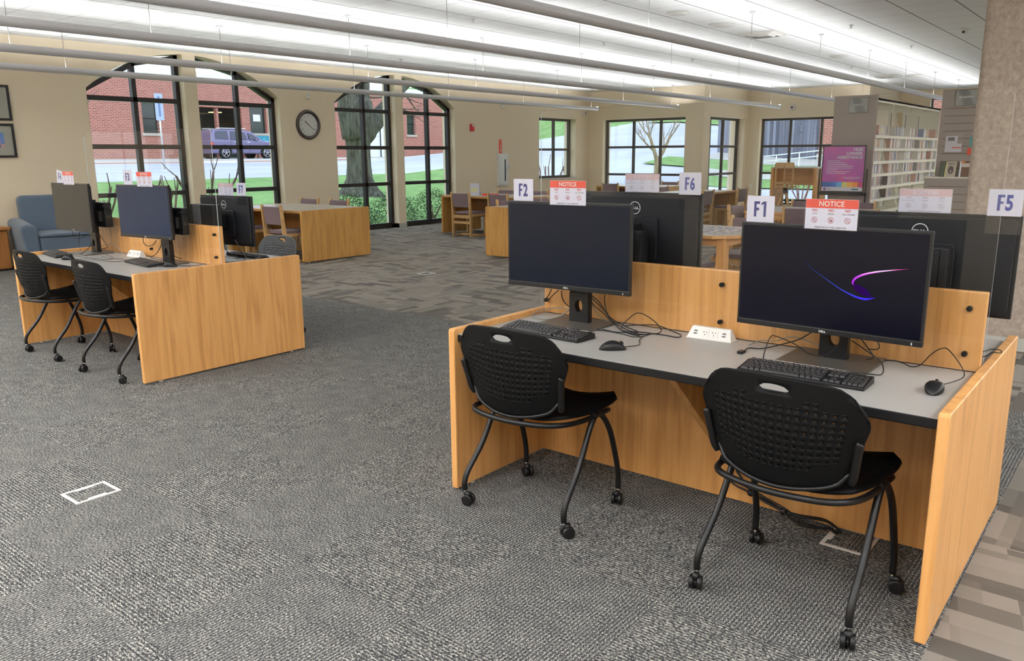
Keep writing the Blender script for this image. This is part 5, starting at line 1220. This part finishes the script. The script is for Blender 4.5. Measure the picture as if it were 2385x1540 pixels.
# car
def car():
    t=thing('parked_car','lavender grey compact wagon parked across the street','car',(-39,24.22,1.44),0)
    paint=plain('lavender_paint',(112,104,140),.3,.3,.6,.6); L0,L1=-2.25,2.22
    body=[(-2.22,.30),(-2.24,.62),(-2.18,.98),(-2.10,1.02),(1.05,1.02),(1.45,.96),(2.02,.84),(2.18,.72),(2.22,.45),(2.18,.28)]
    b=MB(); 
    secs=[(-.86,.0),(-.84,.02),(.84,.02),(.86,.0)]
    b.prism([(p[0],p[1]) for p in body],0,-.86,.86); b.build('body',paint,t,bevel=.07,seg=3)
    cab=[(-2.12,1.0),(-2.04,1.36),(-1.92,1.56),(-1.3,1.635),(-.2,1.62),(.40,1.52),(.98,1.18),(1.12,1.0)]
    b=MB(); n=len(cab); b.add([(-.80,p[0],p[1]) if p[1]<1.1 else (-.68,p[0],p[1]) for p in cab]+[(.80,p[0],p[1]) if p[1]<1.1 else (.68,p[0],p[1]) for p in cab],[tuple(range(n)),tuple(range(2*n-1,n-1,-1))]+[(i,(i+1)%n,n+(i+1)%n,n+i) for i in range(n)]); b.build('cabin',paint,t,bevel=.03,seg=2)
    gl=plain('car_glass',(60,66,84),.08,0,.6)
    def win(pts,nm='side_window'):
        b=MB(); q=[((.80-.12*(p[1]-1.0)/.56)+.012,p[0],p[1]) for p in pts]; b.quad(q); b.build(nm,gl,t,solid=.01)
    win([(-1.86,1.08),(-1.82,1.44),(-1.72,1.50),(-1.08,1.52),(-1.06,1.08)]); win([(-.92,1.06),(-.90,1.50),(-.30,1.49),(-.02,1.44),(.12,1.06)]); win([(.26,1.05),(.20,1.42),(.42,1.36),(.86,1.12),(.9,1.05)])
    b=MB(); b.bar((.70,-1.7,1.66),(.70,.1,1.665),.03,.03); b.bar((-.70,-1.7,1.66),(-.70,.1,1.665),.03,.03); b.build('roof_rail',M['whitep'],t)
    for yy in (-1.35,1.28):
        for s in (-1,1):
            b=MB(); b.lathe([(.335,-.1),(.345,-.06),(.345,.06),(.335,.1),(.22,.1),(.22,-.1),(.335,-.1)],(s*.80,yy,.34),28,axis=0); w=b.build('wheel',M['blackp'],t)
            b=MB()
            for k in range(5):
                a=2*PI*k/5+.3; b.bar((s*.89,yy,.34),(s*.895,yy+.22*math.cos(a),.34+.22*math.sin(a)),.02,.075,up=(1,0,0))
            b.lathe([(.21,.0),(.235,.0),(.235,.02),(.21,.02)],(s*.885,yy,.34),28,axis=0); b.build('alloy_rim',M['steel'],w)
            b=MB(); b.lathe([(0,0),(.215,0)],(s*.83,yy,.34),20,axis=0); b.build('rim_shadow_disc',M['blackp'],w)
        b=MB(); n=16; pts=[(yy+.41*math.cos(PI*i/n),.36+.41*math.sin(PI*i/n)) for i in range(n+1)]; pin=[(yy+.35*math.cos(PI*i/n),.34+.35*math.sin(PI*i/n)) for i in range(n+1)]
        for i in range(n): b.quad([(.875,pts[i][0],pts[i][1]),(.875,pts[i+1][0],pts[i+1][1]),(.875,pin[i+1][0],pin[i+1][1]),(.875,pin[i][0],pin[i][1])])
        b.build('wheel_arch',M['blackp'],t)
    b=MB(); b.box(.86,.875,-2.22,-2.05,.70,.90); b.build('tail_lamp',M['red'],t); b=MB(); b.box(.80,.872,1.95,2.14,.66,.78); b.build('headlamp',M['whitep'],t)
    for yy in (-.75,.05): b=MB(); b.box(.865,.885,yy,yy+.18,.90,.93); b.build('door_handle',M['whitep'],t)
    b=MB(); b.box(.80,.92,.55,.72,1.0,1.12); b.build('wing_mirror',paint,t,bevel=.02)
    for yy in (-.98,.20): b=MB(); b.box(.858,.864,yy,yy+.012,.35,1.0); b.build('door_seam',M['blackp'],t)
car()
t=thing('kerb_red_paint','red painted kerb end beyond the car','kerb',(-38.6,27.6,1.44),0); b=MB(); b.box(-.4,.4,-.5,.9,0,.13); b.build('kerb',M['red'],t,bevel=.03)
t=thing('street_sign','tall pale street sign on a thin post beyond the first window','sign',(-30,14.9,ground(-30,14.9)),0)
b=MB(); b.cyl((0,0,0),(0,0,3.0),.035,8); b.build('post',M['steel'],t); b=MB(); b.box(.03,.05,-.17,.17,1.95,3.0); b.build('sign_plate',plain('pale_sign',(170,184,206),.5),t); b=MB(); b.box(.051,.055,-.04,.04,2.1,2.9); b.build('sign_mark',plain('sign_blue',(110,130,170),.5),t)

# ---- trees and shrubs
def bark(name,c1,c2):
    t=NT(name); co=t.coord(); a=t.noise(t.map(co,(9,9,1.6)),1.4,4,.65,.4); c=t.ramp(a,[(.35,lin(c1)),(.65,lin(c2))]); t.bsdf(c,.9,0,t.bump(a,.7,.03),.1); return t.mat
M['bark']=bark('grey_bark',(62,60,54),(108,108,98)); M['bark2']=bark('pale_bark',(126,112,92),(168,152,126)); M['twig']=bark('twig_bark',(84,66,62),(130,104,94))
def limb(b,p,d,r,L,lvl,maxl,rnd,spread=.5,up=.12,n=7):
    pts=[V(p)]; d=V(d).normalized(); rr=[r]; N=5
    for i in range(N):
        d=(d+V((rnd.uniform(-1,1),rnd.uniform(-1,1),rnd.uniform(-.5,1)))*.13+V((0,0,up*.3))).normalized(); pts.append(pts[-1]+d*L/N); rr.append(r*(1-.42*(i+1)/N))
    b.tube(pts,rr,max(4,n-lvl),0,caps=False)
    if lvl<maxl:
        k=rnd.choice((2,3,3)) 
        for j in range(k):
            i=rnd.randint(2,N); nd=(d+V((rnd.uniform(-1,1),rnd.uniform(-1,1),rnd.uniform(-.4,.8)))*spread*1.5).normalized()
            limb(b,pts[i],nd,rr[i]*rnd.uniform(.55,.72),L*rnd.uniform(.6,.8),lvl+1,maxl,rnd,spread,up,n)
g=ground(-17,14.15); rnd=random.Random(5)
t=thing('large_tree','thick old tree trunk on the lawn seen through the third arched window','tree',(-17,14.15,g),0)
b=MB(); 
prof=[(-.1,.80),(.0,.66),(.2,.50),(.5,.40),(.9,.36),(1.3,.355),(1.7,.38),(2.05,.45),(2.4,.50),(2.75,.46),(3.0,.28)]
N=20
for i,(z,r) in enumerate(prof):
    for k in range(N):
        a=2*PI*k/N; q=r*(1+.10*math.sin(3*a+1)+.05*math.sin(7*a)+(.14*math.sin(5*a) if z<.3 else 0)); ys=1+.12*(z>2)
        b.v.append((q*math.cos(a),q*math.sin(a)*ys,z))
for i in range(len(prof)-1):
    for k in range(N): b.f.append((i*N+k,i*N+(k+1)%N,(i+1)*N+(k+1)%N,(i+1)*N+k)); b.m.append(0); b.sm.append(True)
b.tube(catmull([(0,-.16,1.7),(.0,-.30,2.6),(.0,-.55,3.6),(-.2,-.9,5.0),(-.3,-1.2,7)],5),[.36]*6+[.30]*5+[.26]*5+[.2]*5,12)
b.tube(catmull([(0,.05,1.8),(.0,.15,2.6),(.1,.1,3.3),(.2,.2,4.6),(.3,.3,7)],5),[.34]*6+[.28]*5+[.24]*5+[.2]*5,12)
b.tube(catmull([(0,.10,1.75),(.05,.65,2.25),(.15,1.45,2.95),(.1,1.75,3.6),(.1,1.95,5.0)],5),[.36]*3+[.32]*3+[.25]*5+[.21]*5+[.18]*5,12)
b.tube(catmull([(.1,1.35,2.85),(.2,2.1,3.5),(.3,2.9,4.0),(.2,3.8,4.6)],5),[.13]*6+[.10]*5+[.06]*5,8)
b.build('trunk',M['bark'],t)
b=MB()
for p,d,L in (((.2,.3,2.9),(.2,.8,-.1),1.0),((.2,.9,2.8),(.3,.7,-.35),.9),((.1,1.8,3.2),(.2,.4,-.6),.8),((.0,-.6,3.4),(.3,-.7,.2),1.2)): limb(b,p,d,.03,L,0,2,rnd,.6,.0,5)
b.build('twigs',M['bark'],t)
def bare_tree(label,x,y,h,r,seed,mat='bark2',maxl=4,lean=(0,0,1),L=1.0):
    g=ground(x,y); t=thing('bare_tree',label,'tree',(x,y,g-.05),0); rnd=random.Random(seed); b=MB()
    b.tube([(0,0,0),(lean[0]*.3*h,lean[1]*.3*h,h*.6),(lean[0]*.5*h,lean[1]*.5*h,h)],[r*1.25,r,r*.85],9,caps=False)
    for k in range(3): a=2*PI*k/3+seed; limb(b,(lean[0]*.5*h,lean[1]*.5*h,h*.97),(math.cos(a)*.7,math.sin(a)*.7,.9),r*.72,L,0,maxl,rnd,.55,.10)
    b.build('branches',M[mat],t); return t
bare_tree('slender leafless tree with spreading branches outside the wide back window',-12.2,24.0,1.15,.10,11,'bark2',4,(0,0,1),1.0)
bare_tree('thin pale leafless tree at the left edge of the first arched window',-14.6,4.60,1.7,.055,4,'bark',3,(0,-.03,1),.6)
bare_tree('dark straggly bare tree against the brick wall, seen in the fourth arched window',-38.5,42.2,.8,.08,8,'bark',4,(0,0,1),1.1)
def shrub(label,x,y,h,seed):
    g=ground(x,y); t=thing('bare_shrub',label,'shrub',(x,y,g-.03),0,'pruned bare shrubs outside the windows'); rnd=random.Random(seed); b=MB()
    for k in range(6):
        a=2*PI*k/6+rnd.random(); p=[V((0,0,0))+V((math.cos(a),math.sin(a),0))*.04]
        d=V((math.cos(a)*.35,math.sin(a)*.35,1)).normalized(); 
        for i in range(4): d=(d+V((rnd.uniform(-1,1),rnd.uniform(-1,1),.4))*.16).normalized(); p.append(p[-1]+d*h*.15*2)
        b.tube(p,[.022,.02,.018,.018,.022],6,caps=True)
        for j in range(4):
            dd=(d+V((rnd.uniform(-1,1),rnd.uniform(-1,1),rnd.uniform(0,1)))*.7).normalized(); q=p[rnd.randint(2,4)]; b.tube([q,q+dd*h*.16,q+dd*h*.3+V((0,0,.04))],[.011,.009,.006],5)
    b.build('stems',M['twig'],t)
for i,(x,y,h,l) in enumerate([(-11.6,3.5,.8,'pruned bare shrub seen between the F4 and F3 monitors'),(-11.7,4.85,.9,'pruned bare shrub right of the F3 monitor'),(-12.0,5.95,1.1,'pruned bare shrub in the second arched window'),(-12.9,4.30,.8,'low pruned bare shrub behind the F3 card'),(-12,15.7,.9,'pruned bare shrub at the left of the small square window'),(-12,16.9,1.05,'pruned bare shrub in the middle of the small square window'),(-12,18.1,.9,'pruned bare shrub at the right of the small square window'),(-6.4,22.6,.8,'bare shrub outside the alcove window, left of the tall desk'),(-5.2,22.8,.8,'bare shrub seen beneath the tall desk')]): shrub(l,x,y,h,20+i)
# clipped evergreen hedge plants
def leafmat():
    t=NT('evergreen_leaf'); n=t.noise(t.coord(),9,2,.6); c=t.ramp(n,[(.3,lin((36,58,40))),(.55,lin((66,96,62))),(.75,lin((110,132,92)))]); t.bsdf(c,.6,0,None,.3); return t.mat
M['leaf']=leafmat()
def hedge(label,x,y,r,seed,h=.55):
    g=ground(x,y); t=thing('evergreen_shrub',label,'shrub',(x,y,g),0,'clipped evergreen shrubs by the arched windows'); rnd=random.Random(seed); b=MB()
    for i in range(2200):
        th=rnd.uniform(0,2*PI); ph=math.acos(rnd.uniform(-.2,1)); k=rnd.uniform(.72,1.04)*(1+.12*math.sin(3*th+seed)*math.sin(ph))
        p=V((r*k*math.sin(ph)*math.cos(th),r*1.05*k*math.sin(ph)*math.sin(th),max(.02,.16+h*k*math.cos(ph)))); a=V((rnd.gauss(0,1),rnd.gauss(0,1),rnd.gauss(0,1))).normalized(); c=a.orthogonal().normalized(); s=rnd.uniform(.012,.024)
        b.quad([p-a*s,p+c*s*.5,p+a*s,p-c*s*.5])
    b.build('foliage',M['leaf'],t); b=MB()
    for k in range(5): a=2*PI*k/5; b.tube([(0,0,0),(r*.4*math.cos(a),r*.4*math.sin(a),h*.6)],[.02,.01],5)
    b.build('stems',M['twig'],t)
for i,(x,y,l) in enumerate([(-11.75,9.3,'evergreen shrub low in the third arched window'),(-11.75,10.6,'evergreen shrub low in the fourth arched window, left side'),(-11.75,11.95,'evergreen shrub low in the fourth arched window, right side'),(-11.9,7.95,'evergreen shrub at the foot of the large tree view')]): hedge(l,x,y,.55,50+i,.60)
# ---- north yard: weathered fence, railing, gravel, brick end wall
def fence_mat():
    t=NT('weathered_boards'); x,y,z=t.sep(t.coord())[:3]; cell=t.math('FLOOR',t.math('DIVIDE',x,.14)); rv=t.n('TexWhiteNoise',{}); rv.noise_dimensions='1D'; t.set(rv.inputs['W'],cell)
    n=t.noise(t.map(t.coord(),(12,12,.8)),1,3,.6); f=t.math('MULTIPLY_ADD',rv.outputs[0],.5,t.math('MULTIPLY',n,.5)); c=t.ramp(f,[(.25,lin((84,88,104))),(.6,lin((126,130,148))),(.85,lin((150,152,166)))])
    e=t.math('GREATER_THAN',t.math('ABSOLUTE',t.math('SUBTRACT',t.math('FRACT',t.math('DIVIDE',x,.14)),.5)),.46); c=t.mix(e,c,lin((50,52,60))); t.bsdf(c,.9); return t.mat
t=thing('board_fence','tall weathered grey board fence outside the alcove window','fence',(-14.6,34.2,ground(-12,34)-.3),0)
b=MB(); b.box(0,4.75,0,.05,0,3.6); b.build('boards',fence_mat(),t)
t=thing('brick_outbuilding','red brick building end right of the board fence','building',(-9.78,34.0,ground(-9,34)-.4),0)
b=MB(); b.box(0,5,0,4,.7,4.2); b.build('brick_wall',M['brick_y'],t); b=MB(); b.box(-.05,5.05,-.05,4,0,.7); b.build('stone_plinth',M['limestone'],t)
struct(patch('gravel_bed',-14.5,-5,32,34,M['walk'],6,2,.05))
t=thing('white_railing','white metal handrail outside the alcove window','railing',(-10.5,28.5,0),0)
b=MB(); zz=lambda x: ground(-9,28.5)+.15
z0=1.36-.95; 
for k,(xa,xb,za,zb2) in enumerate([(0,4.6,1.36,1.80),(0,4.6,1.16,1.60)]): 
    b=MB(); b.cyl((xa,0,za),(xb,0,zb2),.022,8); b.build('rail',M['whitep'],t)
for k in range(6): b=MB(); x=.1+.88*k; b.cyl((x,0,.55+.03*k),(x,0,1.37+.095*x),.02,8); b.build('post',M['whitep'],t)
t=thing('limestone_pier','mottled pale stone pier outside the alcove side window','pier',(-7.95,20.6,-.15),0); b=MB(); b.box(0,.3,0,.5,0,3.2); b.build('pier_body',M['limestone'],t)

# ================================================================== camera, sky, exposure
FL,YAW,PIT,ROL=1876.787,-.678864,.213529,-.007607
f_=V((math.sin(YAW)*math.cos(PIT),math.cos(YAW)*math.cos(PIT),-math.sin(PIT))); r_=V((math.cos(YAW),-math.sin(YAW),0)); u_=r_.cross(f_)
r2=r_*math.cos(ROL)+u_*math.sin(ROL); u2=u_*math.cos(ROL)-r_*math.sin(ROL)
cd=bpy.data.cameras.new('camera'); cam=bpy.data.objects.new('camera',cd); COL.objects.link(cam)
cd.sensor_fit='HORIZONTAL'; cd.sensor_width=36; cd.lens=FL*36/2385; cd.clip_start=.05; cd.clip_end=400
cam.matrix_world=Matrix(((r2.x,u2.x,-f_.x,2.40566),(r2.y,u2.y,-f_.y,-2.53180),(r2.z,u2.z,-f_.z,1.50368),(0,0,0,1)))
S.camera=cam
w=bpy.data.worlds.new('world'); S.world=w; w.use_nodes=True; nt=w.node_tree; nt.nodes.clear()
out=nt.nodes.new('ShaderNodeOutputWorld'); bg=nt.nodes.new('ShaderNodeBackground'); tc=nt.nodes.new('ShaderNodeTexCoord'); sp=nt.nodes.new('ShaderNodeSeparateXYZ'); rp=nt.nodes.new('ShaderNodeValToRGB')
nt.links.new(tc.outputs['Generated'],sp.inputs[0]); nt.links.new(sp.outputs[2],rp.inputs[0]); nt.links.new(rp.outputs[0],bg.inputs[0]); nt.links.new(bg.outputs[0],out.inputs[0])
rp.color_ramp.elements[0].color=(.92,.96,1,1); rp.color_ramp.elements[1].color=(.62,.78,1,1)
bg.inputs[1].default_value=SKY
LAMP.default_value=LAMPS; TROF.default_value=FILLS
S.view_settings.view_transform='Standard'; S.view_settings.look='None'; S.view_settings.gamma=1; S.view_settings.use_curve_mapping=False; S.view_settings.exposure=EXPO
S.cycles.max_bounces=8; S.cycles.diffuse_bounces=5; S.cycles.glossy_bounces=3; S.cycles.transmission_bounces=4; S.cycles.transparent_max_bounces=14
S.cycles.caustics_reflective=False; S.cycles.caustics_refractive=False; S.cycles.sample_clamp_indirect=6; S.cycles.use_denoising=True; S.cycles.use_light_tree=True
